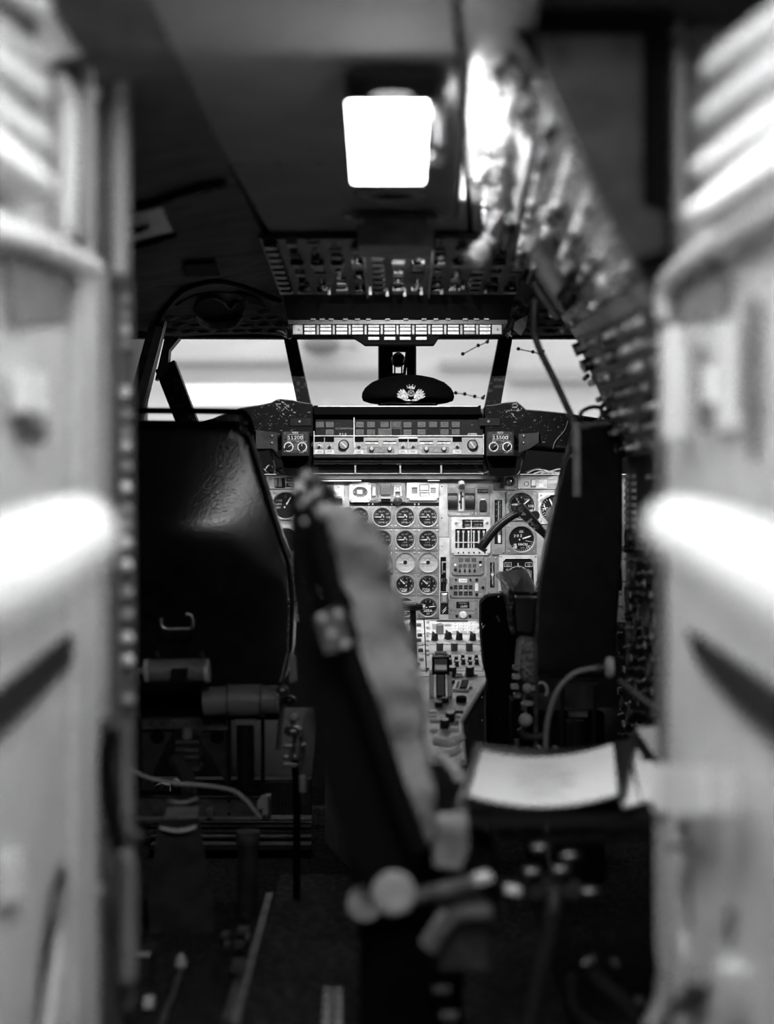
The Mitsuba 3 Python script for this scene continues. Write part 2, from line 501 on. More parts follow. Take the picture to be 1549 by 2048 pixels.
# ---- outside: hangar
block('ground_outside', (-40, 5.9, -3.6), (40, 60, -3.5), 'tarmac')
k = thing('hangar_wall', 'pale blurred building wall with girts seen through the windscreen', 'wall')
HY = 30.
def hw(px0, px1, r0, r1, th=.3, dy=0., mat='hangar', nm='cladding'):
    a, b = P(px0, r1, HY), P(px1, r0, HY)
    return part(k, nm, ply(wbox(a + [0, dy, 0], b + [0, dy + th, 0])), mat)
for x0, x1 in ((-900, 340), (600, 1400), (1400, 2900)):
    hw(x0, x1, 400, 1500)
hw(340, 600, 400, 770); hw(340, 600, 805, 1500)
hw(358, 594, 770, 804, .02, .5, 'white', 'skylight_pane')
scene[f'{k}__skylight_pane']['emitter'] = {'type': 'area', 'radiance': g(2.6)}
for x0, x1, r0, r1 in ((600, 765, 738, 752), (1020, 1200, 742, 764), (880, 1010, 722, 738), (340, 600, 720, 728)):
    hw(x0, x1, r0, r1, .2, -.2, 'hangardark', 'girt')
k = thing('hangar_lamp', 'dark grey round lamp hanging outside beyond the left centre windscreen', 'lamp')
q = P(642, 690, 29.5)
part(k, 'shade', ply(trimesh.creation.icosphere(3, 1.0).apply_transform(np.diag([.36, .42, .185, 1.])).apply_translation(q), True), 'hanglamp')
part(k, 'arm', ply(tum([q + [.3, 0, 0], q + [.58, .2, .03], q + [.6, .5, .03]], .035, 8), 30), 'hangardark')

# ---- lined side of the roof, left and right
def lz(x): return CZ - .004 - (abs(x) - .30) * .19
def zl(x, d):
    """height of the roof lining: nearly flat, drooping to the top of the windscreen"""
    t = np.clip((d - 4.1) / .9, 0, 1)
    t = t * t * (3 - 2 * t)
    return lz(x) * (1 - t) + (EYE + .546) * t
def onliner(px, py, off=0.):
    lo, hi = 1.5, 5.06
    for _ in range(40):
        m = (lo + hi) / 2
        q = P(px, py, m)
        lo, hi = (m, hi) if q[2] < zl(q[0], m) - off else (lo, m)
    return P(px, py, lo)
def liner(name, side, d0, d1, xi, xo, mat, amp):
    nu, nv = 70, 90
    v, f = [], []
    for i in range(nu + 1):
        for j in range(nv + 1):
            d = d0 + (d1 - d0) * j / nv
            x = side * (xi(d) + (xo(d) - xi(d)) * i / nu)
            v.append([x, d, zl(x, d)])
    v = np.array(v)
    v[:, 2] += amp * (meshkit.fbm(v * [9, 14, 0], 4, 3) - .5)
    for i in range(nu):
        for j in range(nv):
            a = i * (nv + 1) + j
            f += [[a, a + 1, a + nv + 2], [a, a + nv + 2, a + nv + 1]]
    m = trimesh.Trimesh(v, f, process=False)
    return struct(name, ply(m, True), mat)
inner = lambda d: .300 if d < 3.6 else .300 - .045 * min(1, (d - 3.6) / .5) + .06 * max(0, d - 4.3)
liner('trim_1', -1, 1.82, 5.0, inner, lambda d: .86 if d < 4.2 else .86 - .10 * (d - 4.2) / .8, 'liner', .014)
liner('trim_2', 1, 3.6, 5.0, inner, lambda d: .86, 'liner', .012)
def piping(par, pix, r, mat, off=.006, nm='seam'):
    return part(par, nm, ply(tum([onliner(x, y, off) for x, y in pix], r, 8), 30), mat)
piping('trim_1', [(240, 425), (300, 405), (380, 378), (450, 362)], .010, 'matte')
piping('trim_1', [(248, 498), (300, 484), (350, 468)], .007, 'matte')
piping('trim_1', [(312, 652), (335, 612), (368, 580), (420, 563), (470, 568), (520, 588), (560, 602)], .007, 'matte')
piping('trim_1', [(352, 610), (390, 590), (440, 584), (490, 590), (530, 612)], .0025, 'matte')
# quilting along the top of the left windscreen: raised diamonds on the lining
def diamond(s, hgt):
    v = [[-s, 0, 0], [0, -s, 0], [s, 0, 0], [0, s, 0], [-s * .5, 0, hgt * .8], [0, -s * .5, hgt * .8], [s * .5, 0, hgt * .8], [0, s * .5, hgt * .8], [0, 0, hgt]]
    f = []
    for a in range(4):
        b = (a + 1) % 4
        f += [[a, b, b + 4], [a, b + 4, a + 4], [a + 4, b + 4, 8]]
    return ply(trimesh.Trimesh(v, f), True)
DG = diamond(17, 5)
def quilts(trim, x0, x1, arc):
    for row in range(5):
        for c_ in range(int((x1 - x0) / 34) + 1):
            px, py = x0 + (c_ + .5 * (row % 2)) * 34, 663 - row * 13
            if px > x1 or py < arc(px) or trim == 'trim_1' and abs(px - 440) < 60 and py < 646: continue
            a, b, c = onliner(px, py, .004), onliner(px + 4, py, .004), onliner(px, py - 3, .004)
            Fq = Frame(a, b - a, c - a, a[1] / F)
            part(trim, 'quilt_diamond', DG, 'quilt', Fq.M(0, 0, rnd.uniform(-2, 0), rnd.uniform(-4, 4)) @ np.diag([1, .76, 1, 1]))
quilts('trim_1', 342, 572, lambda x: 606 + .0025 * (x - 445) ** 2)
quilts('trim_2', 1030, 1150, lambda x: 610)
# torn pocket in the liner
pk = [(388, 622), (400, 600), (425, 594), (448, 602), (458, 614), (472, 603), (492, 612), (482, 634), (455, 645), (420, 645)]
part('trim_1', 'pocket', ply(hexa([onliner(x, y, .012) for x, y in pk], [onliner(x, y, .004) for x, y in pk])), 'matte')
part('trim_1', 'pocket_lip', ply(tum([onliner(x, y, .02) for x, y in ((392, 632), (408, 645), (440, 650), (470, 645), (486, 632))], [.003, .012, .015, .012, .003], 10), 40), 'quilt')
part('trim_1', 'pocket_fold', ply(tum([onliner(x, y, .016) for x, y in ((396, 604), (424, 596), (446, 604), (460, 618), (474, 606), (490, 600))], .0035, 8), 40), 'liner')
part('trim_1', 'torn_slot', ply(hexa([onliner(x, y, .010) for x, y in ((476, 588), (500, 592), (528, 606), (524, 612), (498, 606))], [onliner(x, y, .002) for x, y in ((476, 588), (500, 592), (528, 606), (524, 612), (498, 606))])), 'matte')
# pale plate with a slot, and a black vent, let into the liner
k = thing('liner_plate', 'grey plate with a dark oval slot set in the left roof lining', 'plate')
pp = [(240, 434), (322, 414), (346, 462), (240, 488)]
part(k, 'sheet', ply(hexa([onliner(x, y, .014) for x, y in pp], [onliner(x, y, .002) for x, y in pp])), 'panel_light')
part(k, 'slot', ply(tum([onliner(x, y, .016) for x, y in ((246, 464), (262, 460), (280, 456), (298, 452))], [.004, .009, .009, .003], 10, flat=1), 30), 'matte')
pp = [(370, 531), (434, 525), (442, 550), (372, 555)]
solo('air_outlet', ply(hexa([onliner(x, y, .016) for x, y in pp], [onliner(x, y, .002) for x, y in pp])), 'matte', 'black rectangular outlet in the left roof lining above the pocket', 'vent')

# =====================================================================================  INSTRUMENT PANEL
PAN = facing(4.84)
ip = thing('instrument_panel', 'light grey main instrument panel under the glareshield', 'instrument panel')
part(ip, 'main_plate', ply(slab([(300, 948), (1300, 948), (1300, 1244), (300, 1244)], 4.842, .02)), 'panel')

GN = dict(zip('NMGEA', ('black dial marked N2', 'black dial marked N1', 'pale grey dial with black hub', 'black EGT dial', 'black AREA dial')))
@lru_cache(None)
def bezel(S, R, ch):
    h = S / 2
    tile = sbox(-h, -h, h, h).difference(Point(0, 0).buffer(R, 16))
    i = h - 1.6
    octo = Polygon([(-i + ch, -i), (i - ch, -i), (i, -i + ch), (i, i - ch), (i - ch, i), (-i + ch, i), (-i, i - ch), (-i, -i + ch)]).difference(Point(0, 0).buffer(R, 16))
    return ply(cat(exm(tile, 3.2), exm(octo, 2.0, 3.0)))
@lru_cache(None)
def ring(R): return LA(((R - .4, 1.5), (R - .4, 5.0), (R + .3, 6.0), (R + 1.6, 6.2), (R + 2.0, 5.0)), 40)
def rad(a, r): return r * math.cos(math.radians(a)), r * math.sin(math.radians(a))
def ticks(R, a0, a1, n, l, w):
    return [barm(rad(a, R), rad(a, R - l), w) for a in np.linspace(a0, a1, n)]
@lru_cache(None)
def marks(style, R):
    q = R / 18.
    if style in 'NGM':
        ms = ticks(R * .95, 180, -30, 15, 2.2 * q, .7 * q)
        for t, a in (('20', 152), ('40', 113), ('60', 75), ('80', 33), ('100', 0)):
            ms.append(tx(t, 3.6 * q, *rad(a, R * .66)))
        ms += [tx('N', 4.2 * q, -.5, 4 * q), tx('1' if style == 'M' else '2', 2.2 * q, 3 * q, 2.6 * q), tx('% RPM', 2.0 * q, -1, -5 * q)]
        ms += [tx(t, 3.4 * q, x * q, -11 * q) for t, x in (('7', -7), ('7', -4), ('7', -1), ('0', 3), ('-3', 8))]
    elif style == 'E':
        ms = ticks(R * .95, 130, -110, 19, 2.4 * q, .8 * q)
        ms += [tx('EGT', 4 * q, 0, 4.5 * q), tx('C', 2.4 * q, 0, -4 * q)]
        for t, a in (('4', 75), ('6', 35), ('8', -10), ('9', -40), ('0', 170), ('2', 115)):
            ms.append(tx(t, 3.6 * q, *rad(a, R * .7)))
        ms += [tx('7700', 4.6 * q, -4 * q, -10 * q), barm((-9 * q, -13 * q), (2 * q, -13.5 * q), 1.2 * q)]
    else:
        ms = ticks(R * .95, 200, -60, 21, 2.2 * q, .8 * q)
        for t, a in (('2', 150), ('4', 110), ('6', 70), ('8', 30)):
            ms.append(tx(t, 3.6 * q, *rad(a, R * .68)))
        ms += [tx('AREA', 4.4 * q, 0, -6.5 * q), barm((-10 * q, -9 * q), (10 * q, -9 * q), .7 * q), tx('00', 4 * q, 0, -13 * q)]
    return ply(cat(*ms))
@lru_cache(None)
def needle(l, w, tail=.25): return ply(exm(Polygon([(-l * tail, -w / 2), (l * .75, -w / 2), (l, 0), (l * .75, w / 2), (-l * tail, w / 2)]), .6))

def gauge(Fm, x, y, S, R, style, label, group=None, mat='panel_mid', ang=180, name='engine_gauge', nl=.88):
    k = thing(name, label, 'gauge', group)
    part(k, 'bezel', bezel(S, R, S * .24), mat, Fm.M(x, y))
    part(k, 'ring', ring(R), 'alu', Fm.M(x, y))
    part(k, 'dial', CYL(R, 1.0, .2, 32), 'greydial' if style == 'G' else 'dial', Fm.M(x, y))
    if style in 'NGEAM':
        part(k, 'markings', marks(style, R), 'print', Fm.M(x, y, 1.0))
    if ang is not None:
        part(k, 'needle', needle(R * nl, R * .11), 'white', Fm.M(x, y, 2.2, ang))
        part(k, 'hub', CYL(R * (.2 if style == 'G' else .1), 1.8, .3, 16), 'dial', Fm.M(x, y, 1.6))
    corners(k, Fm, x, y, S, S, 3.2, S * .085)
    return k

ordw = ('top', 'second', 'third', 'fourth', 'bottom')
colw = ('first', 'second', 'third', 'fourth')
for r, (style, ys) in enumerate((('N', 1034), ('M', 1079.5), ('G', 1124.5), ('E', 1169), ('A', 1214))):
    for c, xs in enumerate((719.5, 765, 811, 856.5)):
        if c == 0 and r > 0 or c == 1 and r > 2:
            continue                                       # behind the engineer's seat
        gauge(PAN, xs, ys, 44, 18 if style != 'G' else 18.5, style, f'engine gauge, {GN[style]}, {ordw[r]} row, {colw[c]} column from the left',
              'engine gauges in rows on the main panel', 'panel_mid', {'N': 180, 'M': 180, 'G': 180, 'E': 136 if c == 2 else 140, 'A': 8}[style])
# row of units above the engine gauges
k = thing('flow_indicator', 'white faced indicator with an oval window above the first gauge columns', 'gauge')
ov = aff.scale(Point(0, 0).buffer(1, 24), 14.5, 10.5)
part(k, 'bezel', ply(cat(exm(Polygon([(-22, -15), (-17, -20), (17, -20), (22, -15), (22, 15), (17, 20), (-17, 20), (-22, 15)]).difference(ov), 5))), 'panel_light', PAN.M(721, 984.5))
part(k, 'dial', ply(exm(ov, 1)), 'panel_dark', PAN.M(721, 984.5))
part(k, 'window', RB(11, 9, 1.6, .3), 'white', PAN.M(720, 984, 1))
part(k, 'markings', ply(cat(*[cym(1.1, .4, .1, 8, *rad(a, 9.5 + 2.5 * abs(math.cos(math.radians(a))))) for a in (0, 180, 225, 258, 285, 315)])), 'print', PAN.M(721, 984.5, 1))
corners(k, PAN, 721, 984.5, 42, 38, 4.5, 4)
k = thing('rocker_switch', 'narrow upright switch right of the oval window indicator', 'switch')
part(k, 'base', RB(12, 34, 2, .5), 'panel_mid', PAN.M(749, 985)); part(k, 'rocker', RB(7, 18, 6, 1.5), 'panel_light', PAN.M(748.5, 983, 2))
for s in (-1, 1): screw(k, PAN, 753, 985 + s * 15, 2)
k = thing('test_unit', 'grey unit with a printed cover and a white clamp above the third gauge column', 'switch unit')
plate(k, PAN, 784, 984, 54, 40, 2.5, 'panel_mid')
plate(k, PAN, 772, 978, 20, 24, 7, 'panel_dark', 2.5, 1, 'cover')
for j in range(4): part(k, 'lettering', ply(tx('READY'[:4 + j % 2], 2.2)), 'dimprint', PAN.M(772, 970 + j * 5, 9.5))
plate(k, PAN, 772, 996, 20, 3, 6, 'alu', 2.5, .5, 'bar'); plate(k, PAN, 772, 1001, 18, 6, 3, 'matte', 2.5, .5, 'shutter')
part(k, 'clamp', ply(cat(rbm(15, 12, 6, 2, 0, 4), barm((-6, 2), (-7, -10), 3, 6), barm((6, 2), (7, -10), 3, 6))), 'white', PAN.M(796, 982, 2.5))
part(k, 'clamp_eye', ply(cat(cym(1.4, 1, .2, 10, -3, 4), cym(1.4, 1, .2, 10, 3, 4), rbm(9, 1.2, 1, .2, 0, 8))), 'panel_dark', PAN.M(796, 982, 8.5))
part(k, 'knob', LA(((0, 0), (8, 0), (9, 4), (7.5, 10), (0, 11)), 20), 'black', PAN.M(796, 1003, 4))
part(k, 'knob_cap', LA(((0, 0), (3, 0), (3, 4), (0, 5)), 12), 'white', PAN.M(796, 994, 6))
corners(k, PAN, 784, 984, 50, 36, 2.5, 3)
k = thing('shutter_indicator', 'white plate with two square windows and two drum readouts above the fourth gauge column', 'indicator')
pl_ = Polygon([(-32, -12), (-28, -12), (-25, -17), (25, -17), (28, -12), (32, -12), (32, 19), (-32, 19)])
for q in (sbox(-22, -3, -11, 9), sbox(16, -2, 26, 8), sbox(-7, 2, 13, 15), sbox(-6, -9, 13, -1)): pl_ = pl_.difference(q)
part(k, 'face_plate', ply(exm(pl_, 5)), 'panel_light', PAN.M(846, 984))
plate(k, PAN, 829, 981, 11, 12, 1.5, 'panel_mid', 0, .3, 'window'); plate(k, PAN, 867, 981, 10, 10, 1.5, 'panel_mid', 0, .3, 'window')
plate(k, PAN, 849, 975, 19, 12, 4, 'panel_light', 0, 1.5, 'drum'); plate(k, PAN, 849.5, 989, 18, 7, 4, 'panel_light', 0, 1.5, 'drum')
for x in (829, 867): part(k, 'lettering', ply(tx('FUEL', 2)), 'dimprint', PAN.M(x, 994, 5))
corners(k, PAN, 846, 984, 64, 38, 3, 3.5)
for x in (-1, 1):
    for c in (742, 788, 834):
        screw(ip, PAN, c + x * 4, 1008.5, .4)
part(ip, 'joint', ply(cat(*[rbm(176, 1.2, 1.0, .2, 0, 0)])), 'matte', PAN.M(790, 1011))
plate(ip, PAN, 789, 1007.5, 180, 5, .6, 'matte', 0, .2, 'gap')

# upper strip: beams under the glareshield in front of the panel
part(ip, 'top_rail', ply(slab([(600, 951), (990, 951), (990, 958), (600, 958)], 4.80, .03)), 'frame')
part(ip, 'top_rail', ply(slab([(640, 959), (723, 959), (723, 963), (640, 963)], 4.81, .02)), 'white')
part(ip, 'top_rail', ply(slab([(856, 958), (880, 958), (880, 962), (856, 962)], 4.81, .02)), 'white')

# column with levers right of the engine gauges
plate(ip, PAN, 888, 1020, 19, 108, 1, 'panel', 0, .3, 'side_plate'); plate(ip, PAN, 889, 1160, 21, 170, 1.4, 'panel_light', 0, .3, 'side_plate')
screw(ip, PAN, 885, 1091, 1.2, .9)
for x, y in ((884, 973), (884, 1036)): part(ip, 'hole', CYL(1.3, 1.3, .1, 10), 'dial', PAN.M(x, y))
part(ip, 'lettering', ply(tx('RADIO', 2)), 'print', PAN.M(889, 1097, 1.4))
k = thing('trim_lever', 'black slotted lever gate with a chrome roller right of the third gauge row', 'lever')
plate(k, PAN, 887, 1148, 11, 68, 2.5, 'matte', 1.2)
part(k, 'gate', ply(cat(rbm(9, 3, 3, .4, 0, 22), rbm(3, 24, 3, .4, -3, 10), rbm(6, 4, 3, .4, 1, 3))), 'dullsteel', PAN.M(888, 1146, 3.2))
part(k, 'roller', LA(((0, -4), (5.5, -4), (6, 0), (5.5, 4), (0, 4)), 20), 'chrome', PAN.M(889, 1160, 6) @ np.array([[1, 0, 0, 0], [0, 0, 1, 0], [0, -1, 0, 0], [0, 0, 0, 1.]]))
part(k, 'stem', RB(5, 16, 5, 1), 'black', PAN.M(888, 1172, 3))
k = thing('park_brake_handle', 'chrome capped handle in a black slot right of the bottom gauge rows', 'handle')
plate(k, PAN, 889, 1206, 16, 44, 2.5, 'black', 1.2)
part(k, 'handle', ply(cat(rbm(13, 20, 9, 3, 0, 9))), 'alu', PAN.M(889, 1205, 3.5))
for q in (-3, 1): part(k, 'stripe', ply(barm((-4, q - 8), (4, q), 1.4, .8)), 'white', PAN.M(889, 1215, 3.8))
part(k, 'lettering', ply(tx('PARK', 2.2)), 'print', PAN.M(889, 1233, 1.6))

# nose and visor lever unit
k = thing('visor_nose_unit', 'lever unit with two black drums and a white pointed lever, lettered VISOR / NOSE', 'lever unit')
plate(k, PAN, 922, 1004, 54, 56, 2, 'panel_mid')
HALF = LA(((0, -9.5), (16, -9.5), (17, -8.5), (17, 8.5), (16, 9.5), (0, 9.5)), 36)
ROTX = np.array([[0, 0, 1, 0], [1, 0, 0, 0], [0, 1, 0, 0], [0, 0, 0, 1.]])
for x in (905.5, 939.5):
    part(k, 'drum', HALF, 'black', PAN.M(x, 1003, 1) @ ROTX @ np.diag([1., .62, 1, 1]) )
    part(k, 'lettering', ply(tx('GUARD', 2.4)), 'dimprint', PAN.M(x, 993, 12))
plate(k, PAN, 922.5, 1001, 11, 44, 2.5, 'panel', 2, .4, 'gate')
part(k, 'slot', ply(cat(rbm(3, 34, .6, .1), rbm(5, 4, .6, .1, 2, 8), rbm(5, 5, .6, .1, -1.5, -3))), 'dial', PAN.M(922.5, 1001, 4.5))
part(k, 'lever', ply(cat(lam([(2.2, 0), (2.2, 8), (0, 8)], 12), lam([(0, 6), (6.5, 8), (7, 11), (4, 17), (0, 19)], 20))), 'white', PAN.M(923, 968, 3, tilt=-10))
part(k, 'lever_tip', ply(exm(Polygon([(-5, -7), (5, -7), (6, -2), (0, 8), (-6, -2)]), 6)), 'dial', PAN.M(923.5, 972, 13))
part(k, 'lettering', ply(tx('VISOR / NOSE', 3.6, fit=36)), 'print', PAN.M(922, 1028, 2.2))
for x in (898, 946): screw(k, PAN, x, 1028, 2)
k = thing('locks_switch_panel', 'panel with a black hooded switch under the words UP LOCKS', 'switch')
plate(k, PAN, 965, 1003, 30, 58, 2, 'panel_mid')
plate(k, PAN, 966, 982, 21, 8, 1.4, 'dial', 2, .3, 'name_plate'); part(k, 'lettering', ply(tx('UP LOCKS', 4, fit=19)), 'print', PAN.M(966, 982, 3.4))
plate(k, PAN, 966, 1002, 8, 9, 1, 'white', 2, .3, 'placard')
part(k, 'hood', ply(exm(Polygon([(-7, -10), (7, -10), (7, 6), (4, 11), (-4, 11), (-7, 6)]), 9)), 'black', PAN.M(966, 1011, 2))
part(k, 'lettering', ply(tx('NOSE', 2.8)), 'print', PAN.M(966, 1027.5, 2.2))
for x in (953, 978): screw(k, PAN, x, 1027.5, 2)
screw(k, PAN, 954, 973, 2, .8); screw(k, PAN, 978, 973, 2, .8)

# control surface position indicator
k = thing('surface_position_indicator', 'square indicator with white cross lines over six striped scales under the nose lever unit', 'gauge')
fp = Polygon([(-39, -33), (-34, -38), (34, -38), (39, -33), (39, 38), (-39, 38)]).difference(sbox(-17, 16, 25, 33)).difference(sbox(-31, -24, 31, 14))
part(k, 'bezel', ply(exm(fp, 5)), 'panel_light', PAN.M(942, 1072))
plate(k, PAN, 942, 1073, 70, 66, 1.2, 'dial', 0, .2, 'dial')
for j, x in enumerate((917, 927, 937.5, 948, 958, 968)):
    part(k, 'scale', ply(cat(*[rbm(3 if j % 2 else 4, 1.4, .4, .1, 0, 14 - 2.4 * q) for q in range(13)], rbm(1.2, 34, .3, .1, 0, -1), rbm(5, 4, .5, .1, 0, 16))), 'print', PAN.M(x, 1079, 1.2))
part(k, 'cross_line', RB(1.6, 58, .7, .1), 'white', PAN.M(943, 1068, 2.4)); part(k, 'cross_line', RB(62, 1.8, .7, .1), 'white', PAN.M(942, 1084.5, 2.2))
part(k, 'markings', ply(cat(*[rbm(.9, 2.5, .3, .1, -15 + 1.8 * q, 5) for q in range(22)], *[rbm(.9, 2.5, .3, .1, -15 + 1.8 * q, -7) for q in range(22)], tx('3x20 5', 3, -9, -2), tx('5 20 30', 3, 11, -2))), 'print', PAN.M(946, 1047.5, 1.4))
for x in (912, 973.5): knob(k, PAN, x, 1045, 3, 4, 'steel', None, w=5); part(k, 'lettering', ply(tx('INBD', 2)), 'print', PAN.M(x, 1052.5, 5))
for x in (917, 927, 938, 948, 959, 970): part(k, 'lug', LA(((0, 0), (1.6, 0), (1.4, 4), (0, 4.4)), 10), 'dial', PAN.M(x, 1105, 4))
for x in (907, 977): screw(k, PAN, x, 1107, 4); screw(k, PAN, x, 1037, 4, .8)

def little_panel(label, x, y, w, h, nm='annunciator_panel', cat_='annunciator panel', mat='panel_mid', ch=6):
    k = thing(nm, label, cat_)
    part(k, 'face_plate', ply(exm(Polygon([(-w / 2 + ch, -h / 2), (w / 2 - ch, -h / 2), (w / 2, -h / 2 + ch), (w / 2, h / 2), (-w / 2, h / 2), (-w / 2, -h / 2 + ch)]), 4)), mat, PAN.M(x, y))
    return k
k = little_panel('small grey panel with dark squares above a row of four dark arrows', 935, 1131, 66, 38)
for x in (922, 935, 948): plate(k, PAN, x, 1119.5, 9, 7, 1, 'panel_dark', 4, .2, 'window')
for x in (921, 930, 939.5, 949): plate(k, PAN, x, 1131, 7, 7, 1, 'panel_dark', 4, .2, 'window')
for x in (920, 930, 939.5, 949.5): part(k, 'arrow', ply(exm(Polygon([(-1.3, 4), (1.3, 4), (1.3, 0), (3, 0), (0, -4.5), (-3, 0), (-1.3, 0)]), .5)), 'dial', PAN.M(x, 1141.5, 4))
for x in (911, 961):
    knob(k, PAN, x, 1130, 2.6, 4, 'white', None, w=4); knob(k, PAN, x, 1139 if x < 930 else 1124, 3.2, 4, 'black', None, w=4)
corners(k, PAN, 935, 1131, 64, 36, 4, 2.5, .9)
k = little_panel('small grey panel with a white placard over two rows of four dark squares', 935, 1174, 73, 42)
plate(k, PAN, 926, 1161, 17, 8, 1, 'white', 4, .3, 'placard'); part(k, 'lettering', ply(tx('RADIO', 2.6)), 'dial', PAN.M(926, 1161, 5))
for y in (1174, 1186.5):
    for x in (911.5, 921.5, 932, 941.5):
        plate(k, PAN, x, y, 7, 7.5, 1, 'dial', 4, .2, 'window'); part(k, 'lettering', ply(tx('16', 3)), 'dimprint', PAN.M(x, y, 5))
plate(k, PAN, 953.5, 1174, 7, 16, 1.4, 'white', 4, .4, 'placard')
for x, y, r in ((912, 1159, 2), (941, 1159, 2.2), (953.5, 1159, 3), (966, 1174.5, 3), (903, 1174.5, 3), (953.5, 1188, 3)): knob(k, PAN, x, y, r, 5, 'black', None, w=4)
part(k, 'lettering', ply(tx('TEST', 2.4)), 'print', PAN.M(961.5, 1188, 4)); part(k, 'lettering', ply(tx('LAND IND', 2.2)), 'print', PAN.M(927, 1180.3, 4))
corners(k, PAN, 935, 1174, 71, 40, 4, 2.5, .9)
k = little_panel('narrow grey panel with a black readout window above the white knob', 926, 1209, 58, 24, 'readout_panel', 'indicator', ch=2)
plate(k, PAN, 926, 1209.5, 26, 13, 1, 'dial', 4, 1, 'window'); part(k, 'lettering', ply(cat(tx('LONG ACCEL', 1.8, 0, 3.5), tx('-4.8m', 3.6, 2, -1.5), barm((-5, -4), (9, -4), .7))), 'print', PAN.M(926, 1209.5, 5))
corners(k, PAN, 926, 1209, 57, 23, 4, 2.8, .9)
k = little_panel('grey strip with a round white knob at the foot of the instrument panel', 926, 1231, 58, 19, 'knob_panel', 'knob panel', ch=2)
part(k, 'knob', LA(((0, 0), (7.5, 0), (7.8, 3), (6.5, 5), (2, 5.6), (2, 4.6), (0, 4.6)), 28), 'white', PAN.M(926.5, 1229.5, 4))
for x in (914, 940): knob(k, PAN, x, 1231, 2.8, 5, 'black', None, w=4)
for x, s in ((907, 'OFF'), (947, 'FULL'), (914, 'EXT'), (941, 'BAND')): part(k, 'lettering', ply(tx(s, 2)), 'print', PAN.M(x, 1225 if x in (907, 947) else 1237, 4.1))
corners(k, PAN, 926, 1231, 57, 19, 4, 2.5, .8)

# vertical tape gauges
def tape(x, y, w, h, wx, wy, ww, wh, label, fill):
    k = thing('tape_gauge', label, 'gauge', 'upright tape gauges')
    part(k, 'bezel', ply(exm(sbox(-w / 2, -h / 2, w / 2, h / 2).difference(sbox(wx - x - ww / 2, y - wy - wh / 2, wx - x + ww / 2, y - wy + wh / 2)), 4)), 'panel_mid', PAN.M(x, y))
    plate(k, PAN, wx, wy, ww, wh, 1, 'dial', 0, .1, 'dial')
    n = int(wh / 3.2)
    part(k, 'markings', ply(cat(*[rbm(3.4 if q % 4 == 0 else 2, .8, .3, .05, ww * .22 + (0 if q % 4 else -.6), wh / 2 - 2 - 3.1 * q) for q in range(n)], rbm(1, wh - 8, .3, .05, 0, 2), *[tx(str(8 - q), 2.6, -ww * .28, wh / 2 - 8 - 12 * q) for q in range(int(wh / 13))])), 'print', PAN.M(wx, wy, 1))
    if fill: plate(k, PAN, wx + 2, wy + wh / 2 - 10, 6, 16, .6, 'white', 1.2, .1, 'bar')
    else: part(k, 'pointer', ply(exm(Polygon([(-4, 3), (4, 3), (0, -4)]), .6)), 'white', PAN.M(wx, wy, 1.6))
    corners(k, PAN, x, y, w, h, 4, 3.2, .9)
tape(997, 1046, 27, 126, 997, 1044, 15, 88, 'tall upright tape gauge with a long black scale left of the airspeed dial', True)
tape(984.5, 1150, 20, 73, 985, 1150, 9, 50, 'short upright tape gauge with a white pointer left of the compass display', False)

# right pilot's dials
k = gauge(PAN, 1043, 1012, 60, 26, 'X', 'airspeed dial numbered to 140 behind the top of the control wheel', None, 'panel_mid', 38, 'airspeed_indicator')
part(k, 'markings', ply(cat(*ticks(24.5, 210, -150, 46, 3, .7), tx('400', 4.2, -14, 3), tx('V', 5, -9, 14), tx('S', 4.5, -6, 9), tx('100', 4, 11, 13), tx('120', 4.2, 19, 0), tx('140', 4.2, 18, -9), tx('KT', 3.4, 2, 17), tx('300', 4.2, -6, 3), tx('200', 4, 3, 3))), 'print', PAN.M(1043, 1012, 1))
k = gauge(PAN, 1043, 1078, 60, 25, 'X', 'round black dial lettered MACH below the airspeed dial', None, 'panel_mid', 18, 'mach_meter')
part(k, 'markings', ply(cat(*ticks(24, 215, 345, 13, 3, .9), tx('05', 5, 0, 15), tx('2 0 2', 5, -7, 6.5), tx('6', 3, 0, 9.5), tx('MACH', 4.6, 3, -10.5), tx('2', 4.6, -10, -16), tx('15', 4.4, 13, -15), tx('0.95', 2.6, 2, -17.5), *[barm((-15 + q * 2.2, -19), (-14 + q * 1.9, -9), 1.2) for q in range(3)], barm((8, -3), (19, -5.5), 1))), 'print', PAN.M(1043, 1078, 1))
k = thing('compass_display', 'rounded square black display with an arc of white ticks behind the armrest', 'gauge')
wn = Polygon([(-30, -30), (-30, 22), (-25, 28), (25, 28), (30, 22), (32, -30)])
part(k, 'bezel', ply(exm(sbox(-38, -36, 38, 36).difference(wn), 5)), 'panel_light', PAN.M(1036.5, 1145.5))
part(k, 'dial', ply(exm(wn, 1)), 'dial', PAN.M(1036.5, 1145.5))
part(k, 'markings', ply(cat(*[barm(rad(a, 26), rad(a, 26 - (3.5 if q % 5 == 0 else 2)), .7) for q, a in enumerate(np.linspace(165, -40, 52))]).apply_translation([0, -12, 0])), 'print', PAN.M(1036.5, 1145.5, 1))
part(k, 'markings', ply(cat(barm((0, 13), (0, 20), 1.6), tx('MILES', 2.4, -20.5, 17.5), tx('TRK', 2.6, 21.5, 17.5), tx('081', 2.8, -20.5, 14.5), tx('112', 2.8, 21.5, 14.5), tx('W', 4, -22, 6))), 'print', PAN.M(1036.5, 1145.5, 1))
for q in (-20.5, 21.5): part(k, 'box_outline', ply(exm(sbox(-7.5, -4.5, 7.5, 4.5).difference(sbox(-6.5, -3.5, 6.5, 3.5)), .3)), 'print', PAN.M(1036.5 + q, 1129, 1))
for q in range(3): part(k, 'bar', ply(barm((20 + q * 3, -5 - q * 2), (20 + q * 3, 8 - q * 2), 1.2)), 'greydial', PAN.M(1036.5, 1145.5, 1.1))
